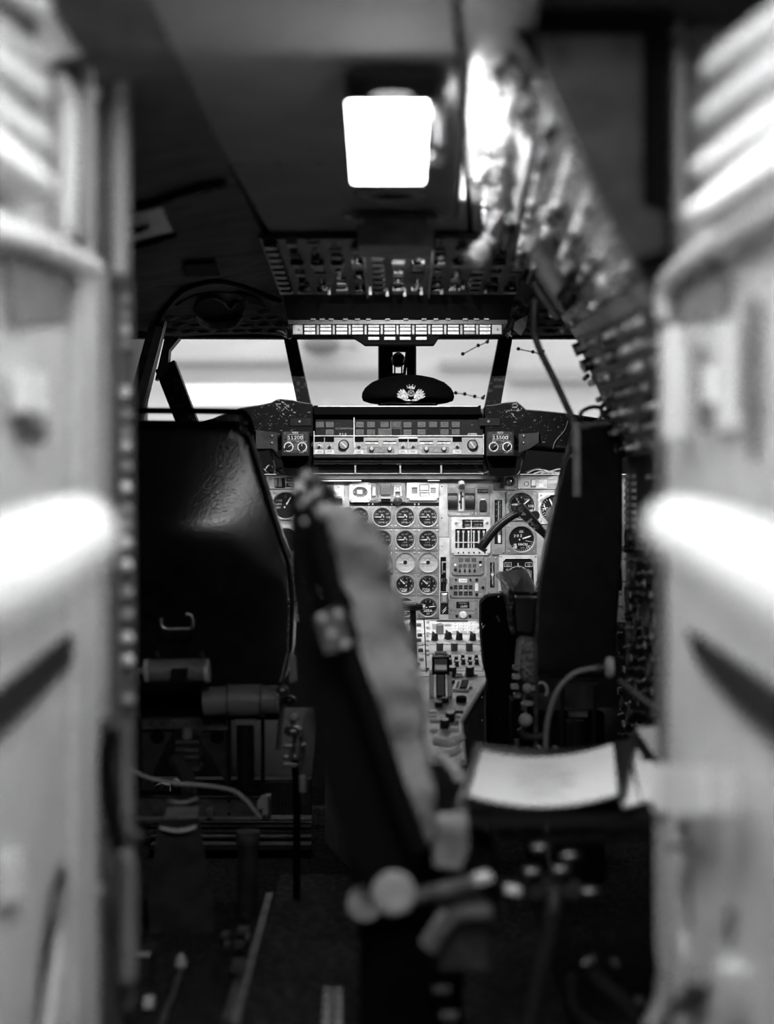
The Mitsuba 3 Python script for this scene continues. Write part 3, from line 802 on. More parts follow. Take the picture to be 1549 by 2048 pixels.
part(k, 'adjuster', ply(cat(cym(5, 3, .8, 20), rbm(7, 1, 4, .2))), 'alu', PAN.M(1069, 1177, 4))
corners(k, PAN, 1036.5, 1145.5, 76, 72, 5, 3.2)
k = gauge(PAN, 1108, 1017, 62, 26, 'X', 'attitude dial mostly hidden behind the right pilot seat', None, 'panel_light', 115, 'attitude_indicator')
part(k, 'markings', ply(cat(*ticks(24, 230, 130, 9, 4, 1.2), barm((-16, -4), (-20, 8), 2), barm((-12, 2), (-22, -2), 1.6))), 'print', PAN.M(1108, 1017, 1))
part(k, 'tab', ply(barm((-28, 16), (-8, 27), 4, 2)), 'alu', PAN.M(1108, 1017, 5.2))
# units along the top right
plate(ip, PAN, 1000, 965, 26, 30, 1.6, 'panel_dark', 0, .4, 'side_plate')
solo('rocker_switch', RB(8, 20, 6, 1), 'black', 'narrow dark upright switch at the upper right of the panel', 'switch', M=PAN.M(1003, 966, 1.6))
k = thing('light_knob', 'round black knob with a steel centre, top right of the instrument panel', 'knob')
plate(k, PAN, 1021, 966, 27, 28, 3, 'panel_mid'); part(k, 'knob', LA(((0, 0), (9, 0), (9, 4), (7.5, 5.5), (5, 4.5), (0, 4)), 24), 'black', PAN.M(1020.5, 963, 3))
part(k, 'centre', LA(((0, 0), (3.2, 0), (2.8, 4), (0, 4.6)), 16), 'steel', PAN.M(1020.5, 963, 6)); part(k, 'lettering', ply(tx('BRT RESET', 2.4, fit=12)), 'print', PAN.M(1020.5, 976, 3))
corners(k, PAN, 1021, 966, 27, 28, 3, 2.5, .8)
k = thing('warning_plate', 'long white plate with square lamps at the top right of the panel', 'annunciator panel')
plate(k, PAN, 1082, 965, 92, 26, 3, 'panel_light'); part(k, 'ring', LA(((4, 0), (4, .8), (5, .8), (5, 0)), 24), 'panel_dark', PAN.M(1053, 968, 3))
plate(k, PAN, 1066.5, 967, 10, 16, 2, 'panel_dark', 3, .4, 'lamp'); plate(k, PAN, 1067, 965.5, 8, 12, 1, 'white', 5, .4, 'lamp_lens')
for y in (961, 971): plate(k, PAN, 1082, y, 10, 7, 1.4, 'white', 3, .3, 'lamp')
plate(k, PAN, 1104, 967, 19, 17, 1.4, 'panel', 3, .4, 'lamp')
corners(k, PAN, 1082, 965, 92, 26, 3, 3)

# left part of the panel, seen between seats
k = gauge(PAN, 572, 1011, 58, 26, 'X', 'large black dial with one long white needle right of the left pilot seat', None, 'panel', 58, 'altimeter')
part(k, 'markings', ply(cat(*ticks(24.5, 200, 20, 19, 2.4, .7), tx('1500', 3.6, -14, 10), tx('1000', 4, -15, 3), tx('500', 3.6, -15, -4), tx('0', 4, 0, 18))), 'print', PAN.M(572, 1011, 1))
k = gauge(PAN, 572, 1082, 56, 25, 'X', 'black dial with a striped digit window just left of the engineer seat belt', None, 'panel', None, 'radio_altimeter')
part(k, 'markings', ply(cat(*ticks(23.5, 160, 60, 12, 2.4, .7), tx('9', 4, -10, 17), tx('0', 8, 0, 0), barm((-14, -5), (8, -5), 1), *[barm((-13, 5 - q * 3), (-7, 2 - q * 3), 1.6) for q in range(3)], tx('FT', 4, 0, -8), tx('990', 4, -7, -15))), 'print', PAN.M(568, 1081, 1))
k = gauge(PAN, 572, 1140, 56, 25, 'X', 'dial with only its rim showing, below the dial with the striped digit window', None, 'panel', None, 'heading_indicator')
k = thing('mute_panel', 'panel with two ribbed black switches and a MUTE button above the left dial', 'switch unit')
plate(k, PAN, 570, 965, 62, 26, 2.5, 'panel'); plate(k, PAN, 561, 966, 20, 20, .6, 'dial', 2.5, .2, 'recess')
for x in (552.5, 561): part(k, 'switch', ply(cat(rbm(7, 18, 6, 1), *[rbm(4, 1, 7, .2, 0, -7 + 2.4 * q) for q in range(7)])), 'panel_dark', PAN.M(x, 965, 2.5))
for y, s in ((959, 'MUTE'), (970, 'TERR')): plate(k, PAN, 582, y, 17, 8, 2, 'dial', 2.5, .3, 'button'); part(k, 'lettering', ply(tx(s, 3.4)), 'print', PAN.M(582, y, 4.5))
screw(k, PAN, 541, 957, 2.5)
k = thing('lamp_switch', 'small upright unit with a pale lamp over a dark switch behind the engineer headrest', 'switch')
plate(k, PAN, 678, 990, 22, 60, 2, 'panel_light'); plate(k, PAN, 678, 987, 14, 13, 3, 'white', 2, .5, 'lamp'); plate(k, PAN, 678, 1003, 14, 13, 5, 'black', 2, 1, 'switch')
screw(k, PAN, 678, 975, 2)
plate(ip, PAN, 645, 990, 46, 50, 2.4, 'panel_dark', 0, 1, 'side_plate')
# =====================================================================================  GLARESHIELD
def hit(Fm, px, py):
    """where the sight line of a photo pixel meets a plane, in the plane's own units"""
    d = np.array([(px - CX) / F, 1, (CY - py) / F])
    t = ((Fm.o - [0, 0, EYE]) @ Fm.W) / (d @ Fm.W)
    q = d * t + [0, 0, EYE] - Fm.o
    return Fm.u0 + q @ Fm.U / Fm.s, Fm.v0 - q @ Fm.V / Fm.s

GLD = 4.62
GL = facing(GLD)
gs = thing('glareshield', 'black glareshield across the cockpit with scuffed humps and a pale top edge', 'glareshield')
part(gs, 'top_board', ply(slab([(628, 811), (962, 811), (962, 829), (628, 829)], 4.60, .55)), 'matte')
part(gs, 'edge_strip', ply(slab([(636, 811.2), (957, 811.2), (957, 813.6), (636, 813.6)], 4.594, .005)), 'alu')
part(gs, 'recess_back', ply(slab([(622, 818), (972, 818), (972, 930), (622, 930)], 4.72, .02)), 'panel_dark')
lw = [(330, 862), (430, 836), (480, 817), (520, 811), (543, 806), (553, 800), (561, 798.5), (585, 801), (608, 806), (624, 808), (626, 812), (626, 872), (560, 872), (556, 888), (520, 888), (330, 905)]
rw = [(971, 812), (974, 811.5), (985, 811), (1012, 806), (1034, 804.5), (1041, 810), (1052, 820), (1090, 823), (1135, 828), (1200, 838), (1290, 858), (1290, 905), (1078, 888), (1036, 888), (1032, 872), (971, 872)]
for w_ in (lw, rw):
    part(gs, 'wing', ply(slab(w_, 4.62, .45, 0)), 'scuffed')
part(gs, 'wing_edge', ply(tum([P(x, y, 4.618) for x, y in lw[1:11]], .0016, 6, False), 30), 'alu')
part(gs, 'wing_edge', ply(tum([P(x, y, 4.618) for x, y in rw[1:11]], .0016, 6, False), 30), 'alu')
part(gs, 'crease', ply(tum([P(x, y, 4.615) for x, y in ((1136, 842), (1130, 860), (1112, 882), (1106, 898))], .0018, 6), 30), 'dullsteel')
# lower wing covers with bolts
for pix in ([(512, 860), (555, 865), (556, 905), (545, 897), (512, 897)], [(1038, 868), (1078, 865), (1078, 885), (1060, 897), (1038, 905)]):
    part(gs, 'cover', ply(slab(pix, 4.6, .02)), 'darkpaint')
for x, y in ((545, 871), (545, 885), (1047, 871), (1047, 885)):
    screw(gs, facing(4.595), x, y, 0, 1.5, 'dullsteel')
for x, y in ((600, 844), (977, 844)):
    part(gs, 'panel', RB(44, 16, 2, .6), 'dial', GL.M(x + 2, y, 2)); part(gs, 'jack', LA(((1, 1), (1, 2), (2.4, 2), (2.4, 0)), 16), 'greydial', GL.M(x, y - 1, 4))
# struts under the wings
for pts in (((541, 898), (556, 916), (562, 917)), ((541, 900), (550, 935), (548, 948)), ((1053, 902), (1036, 918)), ((1050, 905), (1040, 945), (1036, 950))):
    part(gs, 'strut', ply(tum([P(x, y, 4.66) for x, y in pts], .0035, 6, False), 30), 'dullsteel')
for x0, x1 in ((562, 625), (972, 1035)):
    part(gs, 'box', ply(slab([(x0, 912), (x1, 912), (x1 - 6, 950), (x0 + 10, 950)], 4.64, .12)), 'matte')
# shelf rails under the autopilot panel, with little brackets, and the flood lamp that lights the panel
for y0, y1, d, m in ((909, 915, 4.60, 'black'), (915, 918, 4.62, 'black'), (921, 923, 4.63, 'dullsteel'), (925, 928.5, 4.66, 'dullsteel'), (929, 939, 4.70, 'black'), (941, 946, 4.71, 'panel_dark'), (946, 948, 4.685, 'dullsteel')):
    part(gs, 'rail', ply(slab([(628, y0), (967, y0), (967, y1), (628, y1)], d, .05)), m)
for x in (711, 801, 883): part(gs, 'bracket', ply(slab([(x - 2, 925), (x + 2, 925), (x + 1.5, 947), (x - 1.5, 947)], 4.655, .02)), 'dullsteel')
for x in (675, 760, 840, 920): part(gs, 'clip', ply(slab([(x - 3, 928), (x + 3, 928), (x + 3, 932), (x - 3, 932)], 4.655, .02)), 'matte')
part(gs, 'bright_clip', ply(slab([(793, 926), (803, 926), (803, 930), (793, 930)], 4.652, .01)), 'alu')
k = thing('flood_lamp', 'thin lamp strip under the glareshield shining down on the instrument panel', 'lamp')
z0 = P(0, 948.5, 4.75)[2]
part(k, 'tray', ply(wbox(np.array([-.26, 4.742, z0 + .001]), np.array([.26, 4.77, z0 + .008]))), 'black')
part(k, 'tube', ply(trimesh.Trimesh([[-.25, 4.745, z0], [.25, 4.745, z0], [.25, 4.765, z0], [-.25, 4.765, z0]], [[0, 2, 1], [0, 3, 2]])), 'white', emit=FLOOD_L)
for s in (-1, 1):                                          # outer lamps over the pilots' own panels
    xa, xb = sorted((s * .36, s * .72))
    part(k, 'tube', ply(trimesh.Trimesh([[xa, 4.745, z0], [xb, 4.745, z0], [xb, 4.765, z0], [xa, 4.765, z0]], [[0, 2, 1], [0, 3, 2]])), 'white', emit=FLOOD_L * .6)
# loose wiring under the wings
k = thing('wire_loom', 'loose pale wires hanging under the right wing of the glareshield', 'wires')
for q in range(9):
    x = 950 + q * 3 if q < 3 else 1040 + (q - 3) * 14
    pts = [(x, 930 + rnd.uniform(0, 6)), (x + 12, 946), (x + 26, 944 + rnd.uniform(-4, 4)), (x + 36, 934 + rnd.uniform(-4, 6))] if q < 3 else [(x, 947), (x + 18, 939 + rnd.uniform(-4, 5)), (x + 40, 941 + rnd.uniform(-5, 5)), (x + 54, 948)]
    part(k, 'wire', ply(tum([P(a, b, 4.70) for a, b in pts], .0022, 6), 30), 'white' if q > 3 else 'dullsteel')
k = thing('wire_loom', 'short dark and pale wires under the left wing of the glareshield', 'wires')
for q in range(6):
    x = 508 + q * 11
    part(k, 'wire', ply(tum([P(x, 940 + rnd.uniform(-3, 6), 4.7), P(x + 10, 930 + rnd.uniform(0, 12), 4.7), P(x + 22, 945 + rnd.uniform(-6, 3), 4.7), P(x + 30, 948, 4.7)], .0022, 6), 30), ('dullsteel', 'black', 'white')[q % 3])

# ---- autopilot panel
ap = thing('autopilot_panel', 'long autopilot panel with pale lower face, knobs, switches and white placards', 'control panel')
AF = facing(4.625)
part(ap, 'face_plate', ply(slab([(630, 873), (968, 873), (968, 909), (630, 909)], 4.628, .06)), 'panel')
part(ap, 'face_plate', ply(slab([(632, 829.5), (966, 829.5), (966, 872.5), (632, 872.5)], 4.645, .06)), 'dial')
part(ap, 'trim_line', ply(slab([(629, 870.6), (968, 870.6), (968, 872.6), (629, 872.6)], 4.618, .01)), 'alu')
part(ap, 'trim_line', ply(slab([(627.5, 862), (629.5, 862), (629.5, 910), (627.5, 910)], 4.618, .01)), 'alu')
part(ap, 'trim_line', ply(slab([(707.5, 835), (709.7, 835), (709.7, 909), (707.5, 909)], 4.616, .008)), 'alu')
part(ap, 'trim_line', ply(slab([(966.5, 868), (968.5, 868), (968.5, 909), (966.5, 909)], 4.618, .01)), 'alu')
U = facing(4.645)
part(ap, 'pale_panel', ply(exm(Polygon([(-23, -14), (23, -14), (23, 14), (1, 14), (1, 0), (-23, 0)]), 1)), 'panel_dark', U.M(780, 857))
btn = {(640.5, 849.5): ('MACH', 'HOLD'), (660, 849.5): ('IAS', 'HOLD'), (660, 864.5): ('IAS', 'ACQ'), (720, 849.5): ('INS',), (742.5, 849.5): ('BACK', 'BEAM'), (720, 864.5): ('TRK', 'HDG'), (742.5, 864.5): ('VOR', 'LOC'),
       (769.5, 849.5): ('PITCH', 'HOLD'), (793, 850): ('TURB', 'MODE'), (815.5, 850): ('ALT', 'HOLD'), (793, 864.5): ('GA',), (815.5, 864.5): ('LAND',), (843.5, 849.5): ('VS', 'HOLD'), (866.5, 849.5): ('MACH', 'HOLD'), (889.5, 849.5): ('IAS', 'HOLD'), (912, 849.5): ('ALT', 'HOLD'),
       (843.5, 864): ('GLIDE',), (889.5, 864): ('VERT', 'SPEED'), (912, 864): ('ALT', 'ACQ')}
for (x, y), ws in btn.items():
    b_ = part(ap, 'button', RB(16, 11, 3, .5), 'dial' if (x, y) == (793, 864.5) else 'button', U.M(x, y, 1))
    part(b_, 'lettering', ply(cat(*[tx(t, 3.3, 0, (len(ws) - 1) * 2.3 - q * 4.6, fit=min(12.5, 3.3 * len(t))) for q, t in enumerate(ws)])), 'dial', U.M(x, y, 4))
    part(b_, 'rim', ply(exm(sbox(-9, -6.3, 9, 6.3).difference(sbox(-8, -5.5, 8, 5.5)), 2)), 'dial', U.M(x, y, 1))
for s, x, y, h in (('AUTOTHROTTLE', 689, 857, 3.2), ('3 1 0', 686, 868.5, 4.4), ('60000', 945, 868.5, 4.4), ('IN', 674, 848, 2), ('ALT', 945, 850, 2), ('1', 854, 857, 2), ('2', 901, 857, 2)):
    part(ap, 'lettering', ply(tx(s, h)), 'print', U.M(x, y, 1))
def lever_sw(x, s):
    plate(ap, AF, x, 879, 18, 12, .8, 'matte', -.8, .2, 'window')
    b_ = plate(ap, AF, x, 891, 18, 14, 1.2, 'panel', -.6, .3, 'switch_gate')
    part(b_, 'lever', ply(cat(rbm(9, 8, 5, 1), lam([(1.2, 0), (1.8, 7), (0, 8)], 10).apply_translation([0, 4.5, 0]))), 'panel_light', AF.M(x, 891, .6))
    part(b_, 'tip', CYL(2.4, 2, .6, 12), 'black', AF.M(x, 894, 5))
    q = plate(ap, AF, x, 903.5, 18, 9.5, 1.5, 'white', -.6, .3, 'placard')
    part(q, 'lettering', ply(tx(s, 3.2)), 'panel_dark', AF.M(x, 903.5, .9))
for x, s in ((639, 'AT1'), (659.5, 'AT2'), (718.5, 'FD1'), (806.5, 'AP1'), (826.5, 'AP2'), (915, 'FD2')): lever_sw(x, s)
plate(ap, AF, 816.5, 875.5, 38, 4.5, 1.6, 'alu', -.4, .3, 'bar')
for x in (649, 817, 708): plate(ap, AF, x, 891, 1.4, 36, 1.6, 'alu', -.4, .2, 'divider')
for x, s, y in ((688, 'SPEED SELECT', 0), (945, 'ALTITUDE SELECT', 0)):
    knob(ap, AF, x, 890, 10.5, 14, 'black', 'print', 48 if x < 700 else 35)
    part(ap, 'cap', CYL(8.5, 1, .3, 24), 'panel_mid', AF.M(x, 890, 13.4)); part(ap, 'lettering', ply(tx(s, 2.6, fit=22)), 'print', AF.M(x, 905, 0))
for x in (744, 780, 853, 888):
    plate(ap, AF, x, 885, 26, 6, .8, 'dial', -.6, .2, 'slot')
    part(ap, 'readout', RB(26, 5, 1.2, .3), 'white', AF.M(x, 886.5, -.4)); part(ap, 'lettering', ply(tx('24 0' if x in (744, 853) else '25 7', 3.2)), 'dial', AF.M(x + 1, 886.5, .8))
    kk = part(ap, 'knob', LA(((0, 0), (5, 0), (5, 5), (4.3, 9), (0, 9.2)), 20), 'black', AF.M(x, 898, -.2))
    part(kk, 'cap', CYL(4, 1, .3, 20), 'panel_light', AF.M(x, 897, 8.6))
    if x in (780, 888): part(kk, 'arrow', ply(exm(Polygon([(-3, 2), (3, 2), (0, -3)]), .5)), 'white', AF.M(x, 897, 9.6))
    part(ap, 'lettering', ply(tx('HDG', 2.4)), 'print', AF.M(x - 13, 898, 0)); part(ap, 'lettering', ply(tx('TRK', 2.4)), 'print', AF.M(x + 11, 898, 0))
for x in (762, 871):
    plate(ap, AF, x, 899, 54, 12, .4, 'panel_mid', -.5, .1, 'inlay'); part(ap, 'lettering', ply(tx('1' if x < 800 else '2', 4)), 'print', AF.M(x, 901, 0))

# ---- NAV frequency boxes
def navbox(x, num, side):
    k = thing('nav_radio_box', f'dark NAV radio box reading {num} with two white-collared knobs, {side}', 'radio', 'NAV radio boxes')
    Fm = facing(4.56)
    part(k, 'housing', RB(56, 50, 3, 1), 'black', Fm.M(x, 887, -2))
    part(k, 'face_plate', ply(exm(Polygon([(-25, -21), (25, -21), (25, 17), (20, 22), (-20, 22), (-25, 17)]), 3)), 'darkpaint', Fm.M(x, 885.5, 1))
    part(k, 'body', ply(slab([(x - 27, 863), (x + 27, 863), (x + 27, 911), (x - 27, 911)], 4.563, .05)), 'black')
    plate(k, Fm, x, 875.5, 32, 13, 1.2, 'panel_mid', 4, .4, 'window_frame'); plate(k, Fm, x, 875.5, 29, 10.5, 1.2, 'dial', 4.4, .2, 'window')
    part(k, 'digits', ply(cat(tx(num, 7), *[tx('MHZ', 1.6, 12.5, 2)] if num == '11200' else [tx('MHZ', 1.6, 12.5, 2)])), 'white', Fm.M(x, 875.5, 5.6))
    part(k, 'lettering', ply(tx('NAV', 4.4)), 'print', Fm.M(x, 865.5, 4))
    part(k, 'lettering', ply(cat(*[tx('TEST', 2.4, 1, 3.8 - 4.6 * q) for q in range(3)], tx('VOR', 2.6, -13, 9.6), tx('OFF', 2.6, 4, 9.6), tx('NDB', 2.6, 18, 9.6), tx('TUNE', 2.4, 12, -12.5))), 'print', Fm.M(x, 893, 4))
    barknob(k, Fm, x - 13.5, 894, 7.2, 10, 'black', -60 if num == '11200' else -50, 'white', 4)
    barknob(k, Fm, x + 13.5, 894, 7.2, 10, 'black', 0 if num == '11200' else -35, 'white', 4)
    for sx, sy in ((-21, 19), (21, 19), (-21, -17), (21, -17)): screw(k, Fm, x + sx, 885.5 - sy, 4, .9)
    for sx in (-20, 18): screw(k, Fm, x + sx, 879, 4, .8, 'black')
navbox(591.5, '11200', 'left of the autopilot panel'); navbox(1001, '13500', 'right of the autopilot panel')

# ---- the captain's cap on the glareshield
k = thing('peaked_cap', 'black peaked uniform cap with an embroidered badge on the glareshield', 'cap')
cc = P(816.5, 812, 4.80)
u = 4.80 / F
prof = [(0, 0), (.082, 0), (.086, .004), (.0865, .016), (.100, .014), (.122, .012), (.134, .016), (.1375, .026), (.136, .038), (.128, .052), (.110, .068), (.080, .081), (.045, .088), (.015, .0905), (0, .0908)]
pm = lam(prof, 64)
pm.vertices[:, 1] *= .93
pm.vertices[:, 2] += np.where(pm.vertices[:, 2] > .011, -.03 * pm.vertices[:, 1], 0)
pm.vertices[:, 2] += .003 * (meshkit.fbm(pm.vertices * 30, 3, 5) - .5) * (pm.vertices[:, 2] > .03)
part(k, 'crown', ply(pm.copy().apply_translation(cc), 60), 'felt')
part(k, 'band', ply(lam([(.0865, .002), (.0885, .004), (.0885, .012), (.0865, .014)], 64).apply_transform(np.diag([1, .93, 1, 1])).apply_translation(cc), 60), 'matte')
pv = [(.086 * math.cos(t), -.08 * math.sin(t) - .04 * math.sin(t) * s, .004 - .006 * s * math.sin(t)) for s in (0, 1) for t in np.linspace(.35, math.pi - .35, 16)]
part(k, 'peak', ply(hexa([np.array(q) + cc + [0, 0, .003] for q in pv[:16] + pv[:15:-1]], [np.array(q) + cc for q in pv[:16] + pv[:15:-1]])), 'black')
BF = Frame(cc + np.array([.008, -.1275, .027]), (1, 0, 0), (0, .30, 1), 4.69 / F)
bg = []
def leaf(x, y, l, w, a): return aff.translate(aff.rotate(aff.scale(Point(0, 0).buffer(1, 8), l, w), a, origin=(0, 0)), x, y)
feathers = []
for s in (-1, 1):
    for a, l in ((20, 26), (31, 28), (42, 29), (52, 29), (61, 27)):
        t = math.radians(a)
        feathers.append(leaf(s * (3 + l * .62 * math.cos(t)), -15 + l * .62 * math.sin(t), l * .42, 2.6, a if s > 0 else 180 - a))
    feathers.append(leaf(s * 8, -14, 8, 2.2, 6 * s))
wreath = unary_union(feathers)
bd = part(k, 'badge', ply(exm(wreath, 2.2)), 'gold', BF.M(0, 0))
part(bd, 'roundel', LA(((0, 1.5), (5.2, 1.5), (5.6, 3), (6.8, 3), (7.2, 0)), 28), 'gold', BF.M(0, -.5)); part(bd, 'roundel_field', CYL(5.4, 2.2, .2, 24), 'panel_dark', BF.M(0, -.5))
part(bd, 'roundel_mark', ply(cat(*[barm((-3, q), (3, q + 1.4), .8) for q in (-2.4, -.6, 1.2)])), 'gold', BF.M(0, -.5, 2.2))
part(bd, 'crown', ply(cat(exm(Polygon([(-7, 0), (7, 0), (8.5, 6), (5, 3.6), (3.4, 7.5), (0, 4), (-3.4, 7.5), (-5, 3.6), (-8.5, 6)]), 2), *[cym(1.3, 2.4, .3, 10, x, y) for x, y in ((-8, 7), (-3.4, 8.8), (0, 6), (3.4, 8.8), (8, 7))])), 'gold', BF.M(0, -9))
for s in (-1, 1): part(k, 'button', LA(((0, 2), (1.6, 1.6), (2, 0)), 12), 'steel', BF.M(s * 52, 9, -45))

# =====================================================================================  OVERHEAD PANEL
op = thing('overhead_panel', 'dark overhead switch panel between the windscreen and the ceiling', 'overhead panel')
OA, OB, OC = P(560, 590, 4.2), P(1034, 590, 4.2), P(560, 478, 3.56)
OC[0] = OA[0]
OF = quad(OC, OC + [OB[0] - OA[0], 0, 0], OA)            # row 478 side is its rear edge; faces down
OF = Frame(OC, (1, 0, 0), OC - OA, .0015); OF.w, OF.h = (OB[0] - OA[0]) / .0015, np.linalg.norm(OC - OA) / .0015
part(op, 'face_plate', RB(round(OF.w, 1), round(OF.h, 1), 8, 1), 'fepanel', OF.M(OF.w / 2, OF.h / 2, -8))
part(op, 'front_box', ply(hexa([P(566, 588, 4.2), P(1030, 588, 4.2), P(1018, 640, 4.40), P(576, 640, 4.40)], [P(566, 560, 4.2), P(1030, 560, 4.2), P(1018, 610, 4.46), P(576, 610, 4.46)])), 'matte')
part(op, 'sill', ply(slab([(575, 636), (1016, 636), (1014, 648), (577, 648)], 4.40, .2)), 'black')
for s in (-1, 1):                                          # ribs dividing the centre section
    x, _ = hit(OF, 797 + s * 66, 540)
    plate(op, OF, x, OF.h * .5, 4, OF.h * .92, 10, 'darkpaint', 0, 1, 'rib')
for r in range(9):
    for c in range(13):
        x, y = OF.w * (c + .5) / 13, OF.h * (.06 + .1 * r)
        q = (c * 7 + r * 5 + c * r) % 5
        if q == 0: plate(op, OF, x, y, 20, 24, 9, 'black', 0, 2, 'module')
        elif q == 1: toggle(op, OF, x, y, 1.7, 25)
        elif q == 2: plate(op, OF, x, y, 16, 26, 5, 'panel_dark', 0, 1, 'guard')
        elif q == 3: knob(op, OF, x, y, 6, 9, 'black', 'dimprint', rnd.uniform(0, 180))
        else: plate(op, OF, x, y, 18, 8, 3, 'black', 0, .5, 'placard')
        if (c + r) % 3 == 0: plate(op, OF, x, y + 15, 15, 3, .6, 'dimprint', 0, .1, 'legend')
AN = facing(4.42)
xs = (620, 652, 684, 715.6, 748, 780, 811, 843, 875, 907, 939, 970.5)
part(op, 'annunciator_box', ply(slab([(583, 646), (1006, 646), (1006, 671), (880, 671), (872, 684), (868, 689), (730, 689), (720, 682), (702, 671), (583, 671)], 4.424, .05)), 'matte')
for c, x in enumerate(xs):
    rows = (651, 658.5, 666) + ((677,) if 4 <= c <= 7 else ())
    for y in rows:
        a_ = part(op, 'indicator_light', ply(cat(rbm(22, 6.2, 2.4, .5))), 'white' if (c, y) != (10, 666) else 'panel_mid', AN.M(x, y), None)
        if c != 99: part(a_, 'lettering', ply(tx(('GEN', 'FUEL', 'HYD', 'AIR', 'INT 1', 'INT 2', 'INT 3', 'INT 4', 'OIL', 'ICE', 'CABIN', 'DOORS')[c] if y < 670 else f'INT {c - 3}', 3.0)), 'panel_dark', AN.M(x, y, 2.4))
        part(a_, 'sill', RB(23, 1.4, 3, .2), 'matte', AN.M(x, y + 4.1))
for x in [(a + b) / 2 for a, b in zip(xs, xs[1:])]:
    plate(op, AN, x, 659, 5, 20, 1.2, 'panel_mid', 0, .3, 'divider')
for x in (628, 646, 664, 692, 716, 738, 776, 812, 848, 872, 896, 930, 952, 972): plate(op, AN, x, 641.5, 10, 3.6, .8, 'panel_dark' if int(x) % 3 else 'dimprint', 24, .2, 'legend')
for x in (596, 994): plate(op, AN, x, 659, 20, 20, 4, 'panel', 0, 1, 'end_plate'); screw(op, AN, x + 2, 660, 4, 1.2)
for x, y in ((741, 574), (775, 577), (810, 577), (843, 574), (659, 574), (884, 573), (972, 572), (926, 563)):
    part(op, 'pale_toggle', ply(lam([(2.4, 0), (3.2, 12), (2.4, 14), (0, 14.4)], 12), 30), 'panel_mid' if y > 573 else 'frame', OF.M(*hit(OF, x, y)))
k = thing('torn_foil', 'crumpled pale foil at the left end of the overhead lights', 'foil')
def crumple(pix, d, r, n):
    rr = random.Random(n)
    pts = [P(x + rr.uniform(-2, 2), y + rr.uniform(-2, 2), d + rr.uniform(-.01, .01)) for x, y in pix]
    return ply(tum(pts, [r * rr.uniform(.5, 1.5) for _ in pts], 6, True, 3, .5))
for q, pix in enumerate(([(563, 634), (567, 645), (570, 655), (575, 668)], [(555, 660), (566, 664), (576, 672)], [(572, 650), (579, 660), (580, 676)], [(568, 672), (578, 676), (584, 674)])):
    part(k, 'strip', crumple(pix, 4.5, .0045, q), 'alu')
k = thing('torn_foil', 'crumpled pale foil and cloth tag at the right end of the overhead lights', 'foil')
for q, pix in enumerate(([(1028, 616), (1022, 630), (1020, 645), (1016, 662)], [(1036, 612), (1028, 622), (1024, 640)], [(1014, 655), (1022, 664), (1016, 676)], [(1012, 672), (1018, 668), (1024, 672)])):
    part(k, 'strip', crumple(pix, 4.5, .004, q + 9), 'alu')
solo('cloth_flap', ply(hexa([P(x, y, 4.45 + .002 * j) for j, (x, y) in enumerate(((1062, 606), (1046, 636), (1030, 640), (1027, 660), (1042, 672), (1052, 655)))], [P(x, y, 4.47) for x, y in ((1062, 606), (1046, 636), (1030, 640), (1027, 660), (1042, 672), (1052, 655))])), 'quilt', 'quilted grey cloth corner hanging at the right end of the overhead lights', 'cloth')
solo('grip_cover', ply(cushion(hexa([P(x, y, 4.0) for x, y in ((1036, 520), (1055, 510), (1078, 530), (1076, 590), (1052, 612), (1038, 590))], [P(x, y, 4.25) for x, y in ((1036, 520), (1055, 510), (1078, 530), (1076, 590), (1052, 612), (1038, 590))]), .02, 5), True), 'quilt', 'dark padded cover right of the overhead panel', 'cover')
# roof items aft of the overhead panel
k = thing('visor_box', 'flat grey box hanging from the ceiling behind the overhead panel', 'box')
part(k, 'box', ply(slab([(712, 434), (868, 434), (866, 492), (716, 492)], 3.30, .16)), 'darkpaint')
part(k, 'bracket', ply(slab([(688, 429), (898, 429), (896, 434), (690, 434)], 3.28, .02)), 'black')
for x in (716, 866): part(k, 'hinge', ply(slab([(x - 12, 436), (x + 12, 436), (x + 10, 448), (x - 10, 448)], 3.3, .05)), 'ceiling')
k = thing('ceiling_outlet', 'round recessed ceiling outlet with a black centre behind the bright lamp', 'spot lamp')
q = onz(784, 386, CZ); DN = np.array([[1, 0, 0, q[0]], [0, 1, 0, q[1]], [0, 0, -1, q[2]], [0, 0, 0, 1.]])
part(k, 'ring', ply(lam([(.040, .002), (.044, .010), (.052, .012), (.070, .006), (.072, 0)], 40), 35), 'ceiling', DN)
part(k, 'hole', ply(lam([(0, .004), (.043, .004), (.043, 0)], 32), 35), 'matte', DN)
k = thing('ceiling_lamp', 'glowing box lamp on the ceiling, below its domed cover', 'lamp')
FL = 2.30
A_, B_ = P(697, 330, FL), P(854, 214, FL) + [0, .08, 0]
(x0, y0, z0), (x1, y1, z1) = A_, B_
dv = trimesh.Trimesh([[x0 + .004, y0 + .10, z0 - .003], [x1 - .003, y0 + .10, z0 - .003], [x1, y0 - .03, z1], [x0, y0 - .03, z1], [x0 + .004, y1 + .03, z0 - .003], [x1 - .003, y1 + .03, z0 - .003], [x1, y1 + .03, z1]], [[0, 1, 2], [0, 2, 3], [1, 5, 6], [1, 6, 2], [0, 4, 5], [0, 5, 1]], process=False)
part(k, 'diffuser', ply(dv), 'white', emit=HATCH_L)
part(k, 'shade', ply(cat(wbox((x0 - .002, y0 - .034, z1 + .0005), (x1 + .01, y1 + .034, z1 + .004)), wbox((x0 - .004, y0 + .09, z0), (x0 - .0005, y1 + .03, z1 + .004)), wbox((x0, y1 + .0305, z0), (x1, y1 + .034, z1)))), 'hood')
